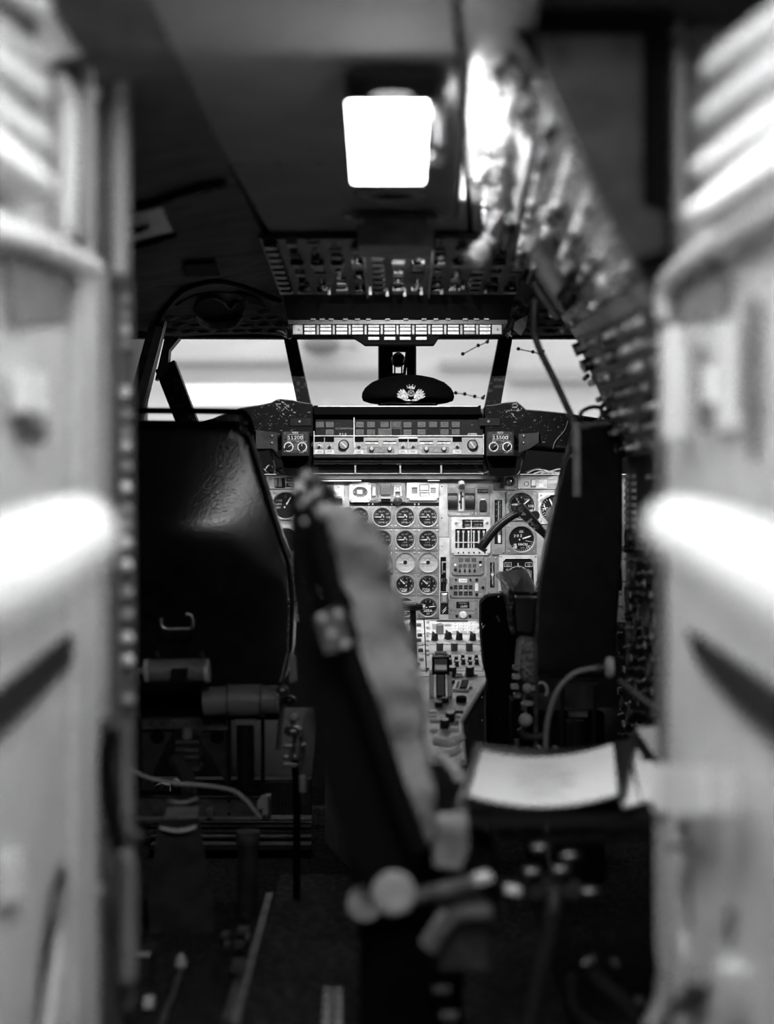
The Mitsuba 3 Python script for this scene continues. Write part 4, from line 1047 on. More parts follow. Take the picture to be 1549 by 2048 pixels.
for q_, r_ in ((P(857, 236, FL - .01), P(888, 214, FL - .01) + [0, .012, 0]), (P(872, 290, FL - .01), P(888, 238, FL - .01) + [0, .005, 0]), (P(857, 328, FL - .01), P(886, 308, FL - .01) + [0, .012, 0])):
    part(k, 'side_cover', ply(wbox(q_, r_, .002)), 'panel_light')
part(k, 'mount', ply(wbox((x0 + .03, y0 + .045, z1), (x1 - .03, y1, CZ))), 'hood')
part(k, 'catch', ply(tum([P(858, 316, FL - .015), P(874, 314, FL - .015), P(884, 313, FL - .015)], [.004, .006, .004], 8), 30), 'chrome')
q = P(784, 213, FL + .03)
part(k, 'dome', ply(trimesh.creation.icosphere(3, 1.).apply_transform(np.diag([.037, .02, .0245, 1.])).apply_translation(q), True), 'white', emit=.75)  # plastic dome given its own glow in place of lamplight on it
part(k, 'canopy', ply(wbox((P(690, 160, 2.25)[0], FL - .085, CZ - .017), (P(888, 160, 2.25)[0], FL + .06, CZ - .013), .001)), 'hood')
for x in (-.06, .04): part(k, 'hanger', ply(wbox((x - .006, FL + .045, CZ - .014), (x + .006, FL + .057, CZ))), 'hood')
# two unseen map lights added to the visor box to light the glareshield and panel
for s in (-1, 1):
    part('visor_box', 'added_map_light', ply(tum([(s * .06, 3.465, EYE + .585), (s * .06, 3.50, EYE + .578)], [.012, .016], 14, False), 30), 'black')
    scene[f'added_map_light_beam_{(s + 1) // 2}'] = {'type': 'spot', 'intensity': g(MAP_I / 2), 'cutoff_angle': 25., 'beam_width': 20., 'to_world': T().look_at(origin=[s * .06, 3.51, EYE + .577], target=[s * .03, 4.62, EYE + .22], up=[0, 0, 1])}

# =====================================================================================  CENTRE PEDESTAL
ps = thing('centre_pedestal', 'pale centre pedestal packed with knobs and switches, dark sided', 'pedestal')
XL, XR = -.20, .248
pA, pB, pC = np.array([XL, 4.81, .578]), np.array([XR, 4.81, .578]), np.array([XL, 4.40, .452])
PF = quad(pA, pB, pC)
part(ps, 'upper_deck', RB(round(PF.w, 1), round(PF.h, 1), 6, 1), 'panel_light', PF.M(PF.w / 2, PF.h / 2, -6))
qC = np.array([XL, 4.02, .375])
PF2 = quad(pC, np.array([XR, 4.40, .452]), qC)
tw = (XR - XL) / .0015
part(ps, 'lower_deck', ply(exm(Polygon([(0, 0), (tw, 0), (tw - 62, -PF2.h), (62, -PF2.h)]), 5)), 'panel', PF2.M(0, 0, -6))
PF3 = quad(np.array([XL + .09, 4.02, .375]), np.array([XR - .09, 4.02, .375]), np.array([XL + .09, 3.80, .31]))
part(ps, 'aft_deck', RB(round(PF3.w, 1), round(PF3.h, 1), 6, 1), 'panel_light', PF3.M(PF3.w / 2, PF3.h / 2, -6))
# sides and end
def side(sg):
    xa, xb = (XR, XR - .093) if sg > 0 else (XL, XL + .093)
    o = [(xa, 4.81, .57), (xa, 4.40, .445), (xb, 4.02, .368), (xb, 3.80, .303), (xb, 3.80, .05), (xb, 4.02, .0), (xa, 4.40, 0), (xa, 4.81, 0)]
    for a, b, nm in ((0, 1, 'side_panel'), (1, 2, 'side_panel'), (2, 3, 'side_panel')):
        top = [np.array(o[a]), np.array(o[b])]
        part(ps, nm, ply(hexa([top[0], top[1], top[1] * [1, 1, 0], top[0] * [1, 1, 0]], [q_ - [sg * .012, 0, 0] for q_ in (top[0], top[1], top[1] * [1, 1, 0], top[0] * [1, 1, 0])])), 'greypaint')
        part(ps, 'edge_rail', ply(tum([top[0] + [0, 0, .008], top[1] + [0, 0, .008]], .007, 8, False), 30), 'panel_light')
side(1); side(-1)
part(ps, 'end_panel', ply(wbox((XL + .09, 3.79, .0), (XR - .09, 3.80, .30))), 'darkpaint')
for y in (1395, 1440, 1490):
    part(ps, 'rivet', LA(SCREW, 10), 'steel', Frame(P(965, y, 4.2), (0, -1, 0), (0, 0, 1)).M(0, 0))
def P1(px, py): return hit(PF, px, py)
plate(ps, PF, *P1(908, 1241), 100, 6, 1.5, 'panel_mid', 0, .4, 'strip'); plate(ps, PF, *P1(905, 1243), 62, 4, .8, 'dial', 1.5, .2, 'slot')
for y in (1268, 1289, 1308, 1342):
    x, yy = P1(905, y); plate(ps, PF, x, yy, 116, 1.4, .5, 'matte', 0, .1, 'joint')
x, yy = P1(851, 1290); plate(ps, PF, x, yy, 1.8, PF.h * .95, .5, 'matte', 0, .1, 'joint')
plate(ps, PF, *P1(833, 1291), 30, 2, .5, 'matte', 0, .1, 'joint')
for y in (1246, 1257, 1268, 1273, 1283, 1291, 1302, 1310, 1338):
    for x0 in (856, 956 + (y - 1246) * .13):
        part(ps, 'fastener', LA(((0, 0), (3.2, 0), (3.4, 2), (2.2, 3.2), (0, 3.2)), 12), 'steel', PF.M(*P1(x0, y)))
part(ps, 'knob', LA(((0, 0), (4, 0), (4, 10), (3.5, 11), (0, 11)), 20), 'panel_light', PF.M(*P1(869, 1257)))
part(ps, 'knob', LA(((0, 0), (7.5, 0), (7.5, 16), (6.5, 18), (0, 18)), 24), 'greypaint', PF.M(*P1(880, 1266)))
for x in (880, 896): plate(ps, PF, *P1(x, 1251), 14, 8, 1.5, 'panel_mid', 0, .3, 'window')
for x in (911, 927, 943):
    for j, y in enumerate((1252, 1258, 1264)):
        b_ = plate(ps, PF, *P1(x, y), 12, 9.5, 5, 'white', 0, 1, 'key'); part(b_, 'lettering', ply(tx(str(j * 3 + (x - 911) // 16 + 1), 4)), 'dial', PF.M(*P1(x, y), 5))
for x, y, r, m in ((870, 1282, 7, 'black'), (897, 1279, 8, 'black'), (919, 1281, 7, 'black'), (946, 1282, 7, 'black')):
    X, Y = P1(x, y)
    k = part(ps, 'knob', KNOBG(r, 13, 0), m, PF.M(X, Y)); part(k, 'finger_bar', RB(5, 16, 9, 1), 'black', PF.M(X, Y, 9, 20)); part(k, 'collar', LA(((r, 0), (r * 1.3, 0), (r * 1.3, 2), (r, 2.4)), 20), 'panel_light', PF.M(X, Y)); part(k, 'cap', RB(3, 14, .8, .2), 'panel_light', PF.M(X, Y, 18, 20))
for x in (880, 909, 939):
    k = part(ps, 'knob', KNOBG(6.5, 15, 8), 'panel_dark', PF.M(*P1(x, 1300))); part(k, 'cap', CYL(5.5, .8, .2, 16), 'panel_light', PF.M(*P1(x, 1300), 14.6))
for j, x in enumerate((872, 886, 899.5, 913, 926, 940, 953)):
    for q in (0, 1):
        k = part(ps, 'toggle_switch', ply(cat(cym(4.2, 3, .8, 14), cym(3.2, 10, .8, 14))), 'black', PF.M(*P1(x + q, 1319 + q * 9 + (j % 2) * 4)))
        part(k, 'cap', CYL(3.4, 1.6, .5, 14), 'alu', PF.M(*P1(x + q, 1319 + q * 9 + (j % 2) * 4), 9.6))
for x, y in ((823, 1250), (838, 1252), (838, 1262), (840, 1272), (838, 1282), (824, 1270), (826, 1300), (842, 1302), (830, 1312), (843, 1320), (835, 1330)):
    plate(ps, PF, *P1(x, y), 9, 6, 5, rnd.choice(('black', 'white', 'panel_dark')), 0, 1, 'key')
for x in (905, 940):
    k = part(ps, 'knob', LA(((0, 0), (9, 0), (9, 3), (7.6, 4), (7.6, 15), (6.8, 16.5), (0, 16.5)), 24), 'black', PF.M(*P1(x, 1350))); part(k, 'cap', CYL(6.6, 1.2, .3, 20), 'panel_light', PF.M(*P1(x, 1350), 16))
plate(ps, PF2, *hit(PF2, 918, 1352), 12, 10, 6, 'alu', 0, 1, 'guard')
def P2_(px, py): return hit(PF2, px, py)
x, y = P2_(924, 1374)
k = part(ps, 'trim_wheel_cover', ply(exm(sbox(-14, -24, 14, 24), 4)), 'panel_light', PF2.M(x, y, 0, -8))
part(k, 'slats', ply(cat(*[barm((-2, -20 + q * 5), (10, -17 + q * 5), 2.4, 3) for q in range(9)])), 'dial', PF2.M(x, y, 4, -8)); part(k, 'slot', RB(5, 40, 1, .2), 'dial', PF2.M(x - 7, y, 3.5, -8))
for x, y in ((953, 1352), (942, 1376), (905, 1372), (904, 1362)): part(ps, 'fastener', LA(((0, 0), (3.2, 0), (3.4, 2), (2.2, 3.2), (0, 3.2)), 12), 'steel', PF2.M(*P2_(x, y)))
for x, y, r, m in ((878, 1412, 7, 'black'), (890, 1404, 7, 'black'), (905, 1368, 5, 'black'), (923, 1402, 9, 'matte')):
    k = part(ps, 'knob', LA(((0, 0), (r, 0), (r, 7), (r - 1, 8), (0, 8)), 20), m, PF2.M(*P2_(x, y)))
    if m == 'black': part(k, 'cap', CYL(r - 1.4, 1, .3, 18), 'panel_light', PF2.M(*P2_(x, y), 7.8))
def P3_(px, py): return hit(PF3, px, py)
for x, y, w, h, m in ((866, 1425, 14, 10, 'white'), (906, 1424, 10, 16, 'black'), (919, 1425, 14, 6, 'black'), (871, 1441, 18, 8, 'white'), (889, 1440, 12, 12, 'panel_mid'), (919, 1445, 12, 8, 'black'), (868, 1460, 12, 10, 'white'), (910, 1458, 20, 8, 'white')):
    plate(ps, PF3, *P3_(x, y), w, h, 4, m, 0, 1, 'module')
for x, y, m in ((901, 1440, 'black'), (890, 1454, 'black')):
    k = part(ps, 'knob', LA(((0, 0), (8, 0), (8, 12), (6.5, 14), (0, 14)), 20), m, PF3.M(*P3_(x, y))); part(k, 'cap', CYL(6.5, 1.2, .3, 18), 'white', PF3.M(*P3_(x, y), 13.6))
part(ps, 'end_roll', ply(tum([P(870, 1482, 3.78), P(895, 1486, 3.76), P(912, 1482, 3.76), P(926, 1472, 3.77)], .010, 10), 30), 'white')
part(ps, 'end_roll', ply(tum([P(884, 1506, 3.76), P(905, 1506, 3.75), P(922, 1496, 3.75)], .008, 10), 30), 'white')
# levers on the pedestal
k = thing('flap_lever', 'stout black lever block with a pale crossbar standing on the pedestal', 'lever')
x, y = hit(PF2, 882, 1392)
LF = Frame(PF2.pt(x, y), (1, 0, 0), (0, .25, 1))
part(k, 'stem', RB(16, 40, 10, 2), 'black', LF.M(0, -18)); part(k, 'grip', RB(30, 30, 16, 4), 'black', LF.M(0, -52))
part(k, 'crossbar', ply(tum([(-15, 14, 8), (0, 15, 9), (15, 14, 8)], [4, 5, 4], 12), 30), 'alu', LF.M(0, -54)); part(k, 'plate', RB(22, 10, 2, .6), 'dullsteel', LF.M(0, -48, 15))
part(k, 'cap', RB(20, 7, 6, 1), 'panel_light', LF.M(0, -74, 4))
for s in (-1, 1): part(k, 'bolt', LA(SCREW, 12), 'steel', LF.M(s * 11, -70, 12)); part(k, 'cheek', RB(8, 44, 5, 1), 'panel_light', LF.M(s * 16, -20))
k = thing('throttle_lever', 'black throttle lever with a ribbed T handle beside the engineer seat back', 'lever')
b0 = PF.pt(*P1(829, 1335))
t0 = P(826, 1216, 4.52)
part(k, 'stem', ply(tum([b0, (b0 + t0) / 2, t0], [.010, .009, .009], 10), 30), 'black')
part(k, 'handle', ply(tum([P(800, 1213, 4.5), P(822, 1213, 4.5), P(840, 1214, 4.5), P(848, 1214, 4.5)], [.010, .013, .010, .006], 12), 30), 'black')
for x in (812, 822, 831): part(k, 'stud', ply(trimesh.creation.icosphere(1, .004).apply_translation(P(x, 1208, 4.485)), True), 'steel')
part(k, 'top_plate', ply(slab([(796, 1203), (836, 1203), (832, 1209), (798, 1210)], 4.49, .03)), 'alu'); part(k, 'tip', ply(tum([P(846, 1214, 4.5), P(851, 1214, 4.5)], .0075, 12, False), 30), 'alu')

# ---- right control wheel
k = thing('control_wheel', 'black horn-shaped control wheel with two steel buttons, in front of the right dials', 'control wheel')
d = 4.46
part(k, 'left_horn', ply(tum([P(1044, 1024, d), P(1026, 1031, d), P(1003, 1047, d), P(984, 1066, d), P(968, 1087, d), P(962, 1096, d)], [.010, .011, .012, .0125, .0125, .0115], 16), 35), 'black')
part(k, 'horn_highlight', ply(tum([P(1028, 1024, d - .011), P(1003, 1039, d - .011), P(983, 1058, d - .011), P(966, 1080, d - .011)], .0012, 6), 30), 'alu')  # highlight along the horn, put in as a thin metal tube
part(k, 'horn_tip', ply(hexa([P(x, y, d - .01) for x, y in ((948, 1086), (958, 1088), (976, 1100), (969, 1105), (958, 1098))], [P(x, y, d + .012) for x, y in ((948, 1086), (958, 1088), (976, 1100), (969, 1105), (958, 1098))])), 'black')
part(k, 'arm', ply(slab([(1030, 1014), (1046, 1006), (1058, 1022), (1078, 1044), (1084, 1052), (1130, 1098), (1118, 1106), (1084, 1072), (1066, 1056), (1048, 1040), (1034, 1026)], d - .01, .024)), 'black')
part(k, 'arm_edge', ply(tum([P(1048, 1008, d - .012), P(1060, 1023, d - .012), P(1083, 1050, d - .012), P(1096, 1072, d - .012)], .0013, 6, False), 30), 'alu')
WF = facing(d - .012)
for x, y in ((1042, 1018.5), (1073, 1054)):
    b_ = part(k, 'button', LA(((0, 3.4), (2, 3.4), (2.2, 2.6), (4.6, 2.6), (5.4, 1.6), (5.6, 0)), 24), 'chrome', WF.M(x, y, 0)); part(b_, 'dot', CYL(1.2, 3.8, .2, 10), 'dial', WF.M(x, y))
for x, y, s in ((1047, 1028, 'TRIM'), (1065, 1048, 'DISC')):
    b_ = plate(k, WF, x, y, 12, 8, .6, 'dial', 0, .1, 'placard'); part(b_, 'lettering', ply(cat(tx(s, 2.8, 0, 1.6), tx('AP', 2.8, 0, -2))), 'print', WF.M(x, y, .6, -45))
part(k, 'thumb_wheel', ply(cat(cym(9, 10, 1.5, 24))), 'darkpaint', facing(d + .03).M(1070, 1031)); part(k, 'steel_band', ply(slab([(1053, 1044), (1063, 1036), (1066, 1039), (1056, 1048)], d - .013, .004)), 'steel')
part(k, 'shank', ply(tum([P(1128, 1102, d), P(1150, 1160, d), P(1150, 1300, d + .1)], .02, 12), 30), 'black')
part(k, 'knob', ply(trimesh.creation.icosphere(3, .022).apply_transform(np.diag([.8, .8, 1.1, 1])).apply_translation(P(1104, 1031, d)), True), 'white')
k = thing('control_column', 'tall black control column boot right of the pedestal', 'control column')
part(k, 'boot', ply(cushion(slab([(962, 1205), (975, 1192), (1010, 1188), (1036, 1195), (1036, 1520), (978, 1520), (976, 1360), (968, 1330), (962, 1260)], 4.22, .12), .03, 4), True), 'matte')
part(k, 'latch', ply(tum([P(993, 1232, 4.2), P(997, 1236, 4.2), P(999, 1244, 4.2)], .003, 8), 30), 'dullsteel')
# =====================================================================================  PILOT SEATS
def tubes(par, nm, px, d, r, mat, seg=10, smooth=True):
    return part(par, nm, ply(tum([P(q[0], q[1], q[2] if len(q) > 2 else d) for q in px], r, seg, smooth), 35), mat)
ls = thing('pilot_seat', 'black leather pilot seat at the left, seen from behind, with a canister under its back', 'seat', 'pilot seats')
bk = [(210, 852), (250, 849), (470, 848), (492, 852), (503, 880), (530, 968), (560, 1060), (580, 1118), (588, 1200), (586, 1300), (570, 1365), (470, 1388), (210, 1388)]
lb = cushion(slab(bk, 3.90, .13), .012, 9)
sm = lambda t: np.clip(t, 0, 1) ** 2 * (3 - 2 * np.clip(t, 0, 1))
lb.vertices[:, 1] -= .082 * sm((1.2 - lb.vertices[:, 2]) / .62) * sm((lb.vertices[:, 2] - .62) / .27) * np.sin(np.clip((lb.vertices[:, 0] + .84) / .5, 0, 1.15) * math.pi * .85) * (lb.vertices[:, 1] < 3.96)
part(ls, 'backrest', ply(lb, True), 'leather')
tubes(ls, 'edge_piping', ((497, 862), (507, 890), (534, 975), (560, 1060), (580, 1116)), 3.90, .004, 'framegrey')
tubes(ls, 'top_rail', ((180, 821), (260, 821), (400, 822), (478, 824), (492, 830), (500, 846), (507, 870)), 3.86, .0075, 'matte')
tubes(ls, 'top_bar', ((230, 846), (330, 847), (490, 849)), 3.88, .008, 'matte')
for x, y in ((482, 857), (497, 868), (492, 846)): part(ls, 'bolt', ply(trimesh.creation.icosphere(2, .0055).apply_translation(P(x, y, 3.85)), True), 'dullsteel')
part(ls, 'rail_bracket', ply(slab([(478, 830), (500, 834), (502, 870), (480, 866)], 3.865, .02)), 'black')
tubes(ls, 'handle', ((322, 1236), (323, 1250), (332, 1258), (358, 1258), (382, 1257), (386, 1246), (383, 1232), (372, 1228)), 3.80, .006, 'dullsteel')
part(ls, 'lower_shell', ply(slab([(240, 1385), (470, 1385), (560, 1372), (560, 1440), (250, 1440)], 3.90, .16)), 'matte')
# box frame under the seat
part(ls, 'cross_beam', ply(slab([(284, 1440), (450, 1438), (450, 1456), (284, 1458)], 3.84, .05)), 'frame')
for q in range(6): part(ls, 'rivet', CYL(2.2, .8, .2, 10), 'matte', facing(3.838).M(300 + q * 24, 1448))
for pix in ([(284, 1464), (346, 1464), (305, 1548), (305, 1590), (284, 1590)], [(402, 1464), (458, 1464), (458, 1580), (448, 1560)]):
    part(ls, 'gusset', ply(slab(pix, 3.86, .03)), 'darkpaint')
for x in (314, 434):
    part(ls, 'gusset_hole', LA(((0, .3), (12, .3), (13, 1.4), (14, 0)), 24), 'matte', facing(3.86).M(x, 1474))
part(ls, 'screw_jack', ply(slab([(352, 1480), (396, 1480), (396, 1538), (352, 1538)], 3.80, .06)), 'darkpaint')
for y in (1482, 1498, 1512, 1536): part(ls, 'jack_collar', ply(slab([(350, y), (398, y), (398, y + 6), (350, y + 6)], 3.79, .08)), 'frame')
tubes(ls, 'jack_rod', ((374, 1456), (374, 1484)), 3.82, .012, 'greypaint', 14, False); tubes(ls, 'jack_rod', ((376, 1538), (378, 1590)), 3.82, .014, 'greypaint', 14, False)
tubes(ls, 'lower_rail', ((240, 1586), (530, 1588)), 3.82, .006, 'matte', 10, False)
part(ls, 'lower_beam', ply(slab([(240, 1594), (540, 1594), (540, 1640), (240, 1640)], 3.84, .05)), 'frame')
tubes(ls, 'lower_tube', ((250, 1638), (535, 1637)), 3.83, .006, 'greypaint', 10, False)
for y in (1602, 1627): part(ls, 'bolt_head', LA(SCREW, 10), 'matte', facing(3.838).M(458, y, 0, sc=1.6))
part(ls, 'lug', ply(slab([(412, 1618), (426, 1618), (424, 1636), (414, 1636)], 3.80, .03)), 'greypaint')
# horizontal motor and the upright cylinders
tubes(ls, 'motor', ((408, 1404), (455, 1401)), 3.78, .034, 'greypaint', 24, False)
tubes(ls, 'motor', ((458, 1401), (522, 1400)), 3.78, .037, 'greypaint', 24, False); tubes(ls, 'motor', ((524, 1400), (556, 1399)), 3.78, .033, 'greypaint', 24, False)
for x in (457, 523): tubes(ls, 'motor_band', ((x - 2, 1401), (x + 2, 1401)), 3.78, .0395, 'frame', 24, False)
tubes(ls, 'upright_cylinder', ((491, 1450), (492, 1574)), 3.80, .021, 'black', 20, False)
part(ls, 'cylinder_plate', ply(slab([(472, 1440), (512, 1440), (510, 1450), (474, 1450)], 3.77, .02)), 'greypaint')
for x in (459, 526): tubes(ls, 'side_rod', ((x, 1380), (x, 1588)), 3.83, .005, 'black', 8, False)
# tapered boot and foot pots
part(ls, 'boot', ply(hexa([P(x, y, 3.45) for x, y in ((318, 1640), (398, 1636), (412, 1720), (428, 1800), (430, 1920), (300, 1930), (296, 1800))], [P(x, y, 3.62) for x, y in ((326, 1640), (390, 1638), (404, 1720), (412, 1800), (414, 1890), (312, 1892), (310, 1800))])), 'darkpaint')
part(ls, 'boot_top', ply(hexa([P(x, y, dd) for x, y, dd in ((322, 1656, 3.44), (356, 1662, 3.43), (392, 1654, 3.44), (398, 1612, 3.64), (334, 1614, 3.64))], [P(x, y + 6, dd) for x, y, dd in ((322, 1656, 3.44), (356, 1662, 3.43), (392, 1654, 3.44), (398, 1612, 3.64), (334, 1614, 3.64))])), 'framegrey')
tubes(ls, 'boot_rim', ((321, 1656, 3.44), (340, 1661, 3.43), (366, 1662, 3.43), (392, 1653, 3.44)), 0, .0042, 'panel_light')
tubes(ls, 'boot_rim', ((338, 1601, 3.66), (346, 1604, 3.65), (370, 1605, 3.65), (396, 1597, 3.66)), 0, .006, 'panel_mid')
tubes(ls, 'strap_plate', ((352, 1520, 3.78), (376, 1560, 3.72), (378, 1600, 3.66)), 0, .018, 'darkpaint')
def pot(x, y0, y1, d, r, ground=True):
    tubes(ls, 'damper', ((x, y0 + 20, d), (x, y1, d)), 0, r * .82, 'darkpaint', 20, False); tubes(ls, 'damper_cap', ((x, y0, d), (x, y0 + 26, d)), 0, r, 'frame', 20, False)
pot(496, 1662, 1840, 3.6, .027)
part(ls, 'block', ply(wbox(P(272, 1962, 3.1), P(298, 1912, 3.1) + [0, .1, 0], .003)), 'darkpaint')
part(ls, 'tip', ply(lam([(.012, 0), (.010, .015), (.004, .024), (0, .025)], 14).apply_translation(onz(362, 1932, .012)), 30), 'beige')
part(ls, 'block_edge', ply(slab([(272, 1910), (298, 1910), (298, 1914), (272, 1914)], 3.095, .02)), 'beige')
# knob cluster at the right of the seat frame
for x, y, r, m in ((565, 1380, .014, 'dullsteel'), (578, 1400, .016, 'black'), (588, 1434, .013, 'beige'), (586, 1462, .019, 'dullsteel'), (606, 1490, .008, 'alu'), (596, 1470, .009, 'steel')):
    part(ls, 'valve_knob', ply(trimesh.creation.icosphere(2, r).apply_transform(np.diag([1.1, 1, .7, 1])).apply_translation(P(x, y, 3.7)), True), m)
for p_ in (((586, 1440, 3.72), (590, 1480, 3.72), (580, 1520, 3.72)), ((600, 1455, 3.74), (606, 1500, 3.74), (598, 1540, 3.74)), ((570, 1395, 3.74), (562, 1440, 3.74), (556, 1500, 3.74))):
    tubes(ls, 'hose', p_, 0, .006, 'dullsteel')
for y in (1492, 1514, 1530): part(ls, 'fitting', ply(wbox(P(566, y + 6, 3.7), P(590 + y % 7, y, 3.7) + [0, .03, 0], .002)), 'dullsteel')
tubes(ls, 'rod', ((590, 1520, 3.74), (594, 1600, 3.74), (594, 1800, 3.74), (600, 1835, 3.7)), 0, .009, 'matte')
part(ls, 'white_grip', ply(tum([P(605, 1552, 3.68), P(606, 1584, 3.68)], .0085, 12, False), 30), 'beige'); tubes(ls, 'grip_stem', ((606, 1584), (608, 1612)), 3.68, .003, 'dullsteel')
part(ls, 'belt_end', ply(slab([(578, 1310), (592, 1311), (594, 1362), (580, 1366)], 3.72, .006)), 'greypaint')
part(ls, 'bracket', ply(slab([(515, 1604), (522, 1594), (534, 1592), (535, 1630), (524, 1630), (526, 1616), (516, 1620)], 3.76, .02)), 'beige')
k = thing('canister', 'grey canister with pale end rims hung across the lower back of the left seat', 'canister')
tubes(k, 'body', ((298, 1342), (414, 1340)), 3.70, .0262, 'greypaint', 28, False)
for x in (294, 414): tubes(k, 'end_rim', ((x - 4, 1342), (x + 5, 1341.5)), 3.70, .0272, 'panel_light', 28, False)
part(k, 'plate', ply(slab([(342, 1338), (376, 1336), (374, 1360), (340, 1360)], 3.668, .006)), 'dial')
for x in (314, 404): part(k, 'lug', ply(tum([P(x - 3, 1304, 3.70), P(x, 1308, 3.70), P(x + 3, 1320, 3.70)], .006, 8), 30), 'darkpaint')
tubes(k, 'nozzle', ((254, 1343), (268, 1343), (272, 1342), (290, 1342)), 3.70, [.003, .004, .009, .008], 'panel_mid', 12)
k = thing('cable', 'pale cable sagging across the foot of the left seat', 'cable')
tubes(k, 'cable', ((255, 1534), (292, 1554), (345, 1566), (400, 1570), (462, 1580), (490, 1598), (505, 1616), (522, 1636)), 3.6, .0045, 'beige')

rs = thing('pilot_seat', 'black leather pilot seat at the right, seen from behind, with a dark steel harness frame', 'seat', 'pilot seats')
bk = [(1156, 842), (1226, 846), (1246, 880), (1246, 1100), (1230, 1320), (1215, 1355), (1076, 1357), (1073, 1290), (1080, 1175), (1098, 1080), (1120, 985), (1140, 900)]
rb = cushion(slab(bk, 3.86, .13), .012, 9)
part(rs, 'backrest', ply(rb, True), 'leather')
tubes(rs, 'edge_piping', ((1142, 890), (1121, 983), (1100, 1075), (1081, 1175), (1075, 1270)), 3.87, .005, 'frame')
tubes(rs, 'side_rod', ((1074, 1270), (1072, 1520)), 3.88, .006, 'frame', 8, False)
tubes(rs, 'harness_frame', ((1070, 600), (1069, 625), (1069, 661), (1080, 700), (1112, 766), (1140, 826), (1154, 856)), 3.62, .0078, 'frame', 12)
tubes(rs, 'harness_post', ((1152, 845), (1154, 880), (1155, 993)), 3.62, .0105, 'framegrey', 12)
tubes(rs, 'harness_arm', ((1154, 856), (1190, 850), (1216, 846)), 3.62, .008, 'frame', 12)
tubes(rs, 'grip_loop', ((1160, 838), (1164, 824), (1182, 815), (1200, 816), (1204, 830), (1196, 842)), 3.7, .005, 'black', 10)
k = rs
part(k, 'armrest', ply(cushion(hexa([P(x, y, dd) for x, y, dd in ((1024, 1186, 3.98), (1078, 1186, 3.98), (1078, 1278, 3.98), (1030, 1272, 3.98))], [P(x, y, dd) for x, y, dd in ((996, 1142, 4.26), (1054, 1136, 4.26), (1064, 1200, 4.26), (1006, 1200, 4.26))]), .014, 3), True), 'leather')
part(k, 'armrest_welt', ply(tum([P(996, 1150, 4.20), P(1010, 1165, 4.08), P(1022, 1186, 3.975), P(1021, 1215, 3.972), P(1022, 1240, 3.972), P(1028, 1268, 3.975)], [.006, .007, .008, .008, .008, .005], 10), 35), 'wornleather')
part(k, 'wool_cover', ply(cushion(slab([(1044, 1290), (1058, 1278), (1076, 1276), (1076, 1368), (1050, 1366), (1040, 1340)], 3.95, .2), .018, 4), True), 'sheepskin')
part(k, 'base_drum', ply(tum([P(1165, 1366, 3.85), P(1165, 1412, 3.85)], .042, 28, False), 30), 'darkpaint')
part(k, 'base_plate', ply(slab([(1138, 1424), (1176, 1424), (1176, 1434), (1138, 1434)], 3.78, .02)), 'frame')
tubes(k, 'base_cylinder', ((1151, 1440), (1150, 1530)), 3.80, .022, 'black', 22, False)
for x in (1124, 1188): tubes(k, 'base_rod', ((x, 1370), (x, 1530)), 3.82, .006, 'black', 8, False)
part(k, 'seat_block', ply(wbox(np.array([.335, 3.9, 0]), np.array([.50, 4.3, .42]), .01)), 'matte')
k = thing('lever_cluster', 'cluster of small levers with three pale knobs beside the right seat', 'levers')
part(k, 'quadrant', ply(wbox(P(1024, 1530, 3.95), P(1062, 1400, 3.95) + [0, .12, 0], .004)), 'matte')
tubes(k, 'stem', ((1052, 1378), (1046, 1420)), 3.92, .004, 'dullsteel'); tubes(k, 'stem', ((1052, 1412), (1050, 1480)), 3.9, .004, 'dullsteel')
part(k, 'knob', ply(trimesh.creation.icosphere(2, .0125).apply_translation(P(1056, 1376, 3.9)), True), 'beige')
part(k, 'knob', ply(lam([(0, 0), (.014, .002), (.016, .007), (.012, .012), (0, .013)], 20).apply_translation(P(1055, 1412, 3.9)), 40), 'beige')
part(k, 'knob', ply(trimesh.creation.icosphere(3, .0165).apply_translation(P(1052, 1440, 3.86)), True), 'beige')
tubes(k, 'hook', ((1066, 1380), (1074, 1368), (1088, 1366), (1095, 1378), (1092, 1392)), 3.88, .004, 'beige')
for x, y in ((1034, 1334), (1033, 1352), (1030, 1372), (1036, 1390)): part(k, 'fitting', ply(wbox(P(x - 7, y + 7, 3.95), P(x + 8, y - 3, 3.95) + [0, .03, 0], .002)), 'dullsteel' if y % 4 else 'beige')
tubes(k, 'bracket', ((1040, 1456), (1050, 1470), (1070, 1474), (1086, 1470)), 3.88, .010, 'darkpaint'); tubes(k, 'post', ((1034, 1478), (1036, 1540)), 3.9, .008, 'dullsteel')
tubes(k, 'pipe', ((1075, 1490), (1088, 1504), (1096, 1516)), 3.85, .004, 'beige')
k = thing('oxygen_hose', 'grey hose curving up to a white ended fitting beside the right seat', 'hose')
tubes(k, 'hose', ((1112, 1860), (1108, 1765), (1096, 1700), (1094, 1560), (1092, 1480), (1098, 1430), (1116, 1380), (1145, 1349), (1175, 1338), (1200, 1336)), 3.45, .0055, 'cable')
tubes(k, 'collar', ((1192, 1336), (1208, 1336)), 3.45, .009, 'frame', 14, False)
part(k, 'end_disc', ply(tum([P(1212, 1335, 3.44), P(1217, 1335, 3.44), P(1226, 1335, 3.44)], [.018, .024, .022], 24, False), 40), 'beige')
solo('glass_tube', ply(wbox(P(1106, 1520, 3.7), P(1116, 1492, 3.7) + [0, .01, 0], .002)), 'alu', 'tiny bright upright clip between the hose and the right seat base', 'clip')

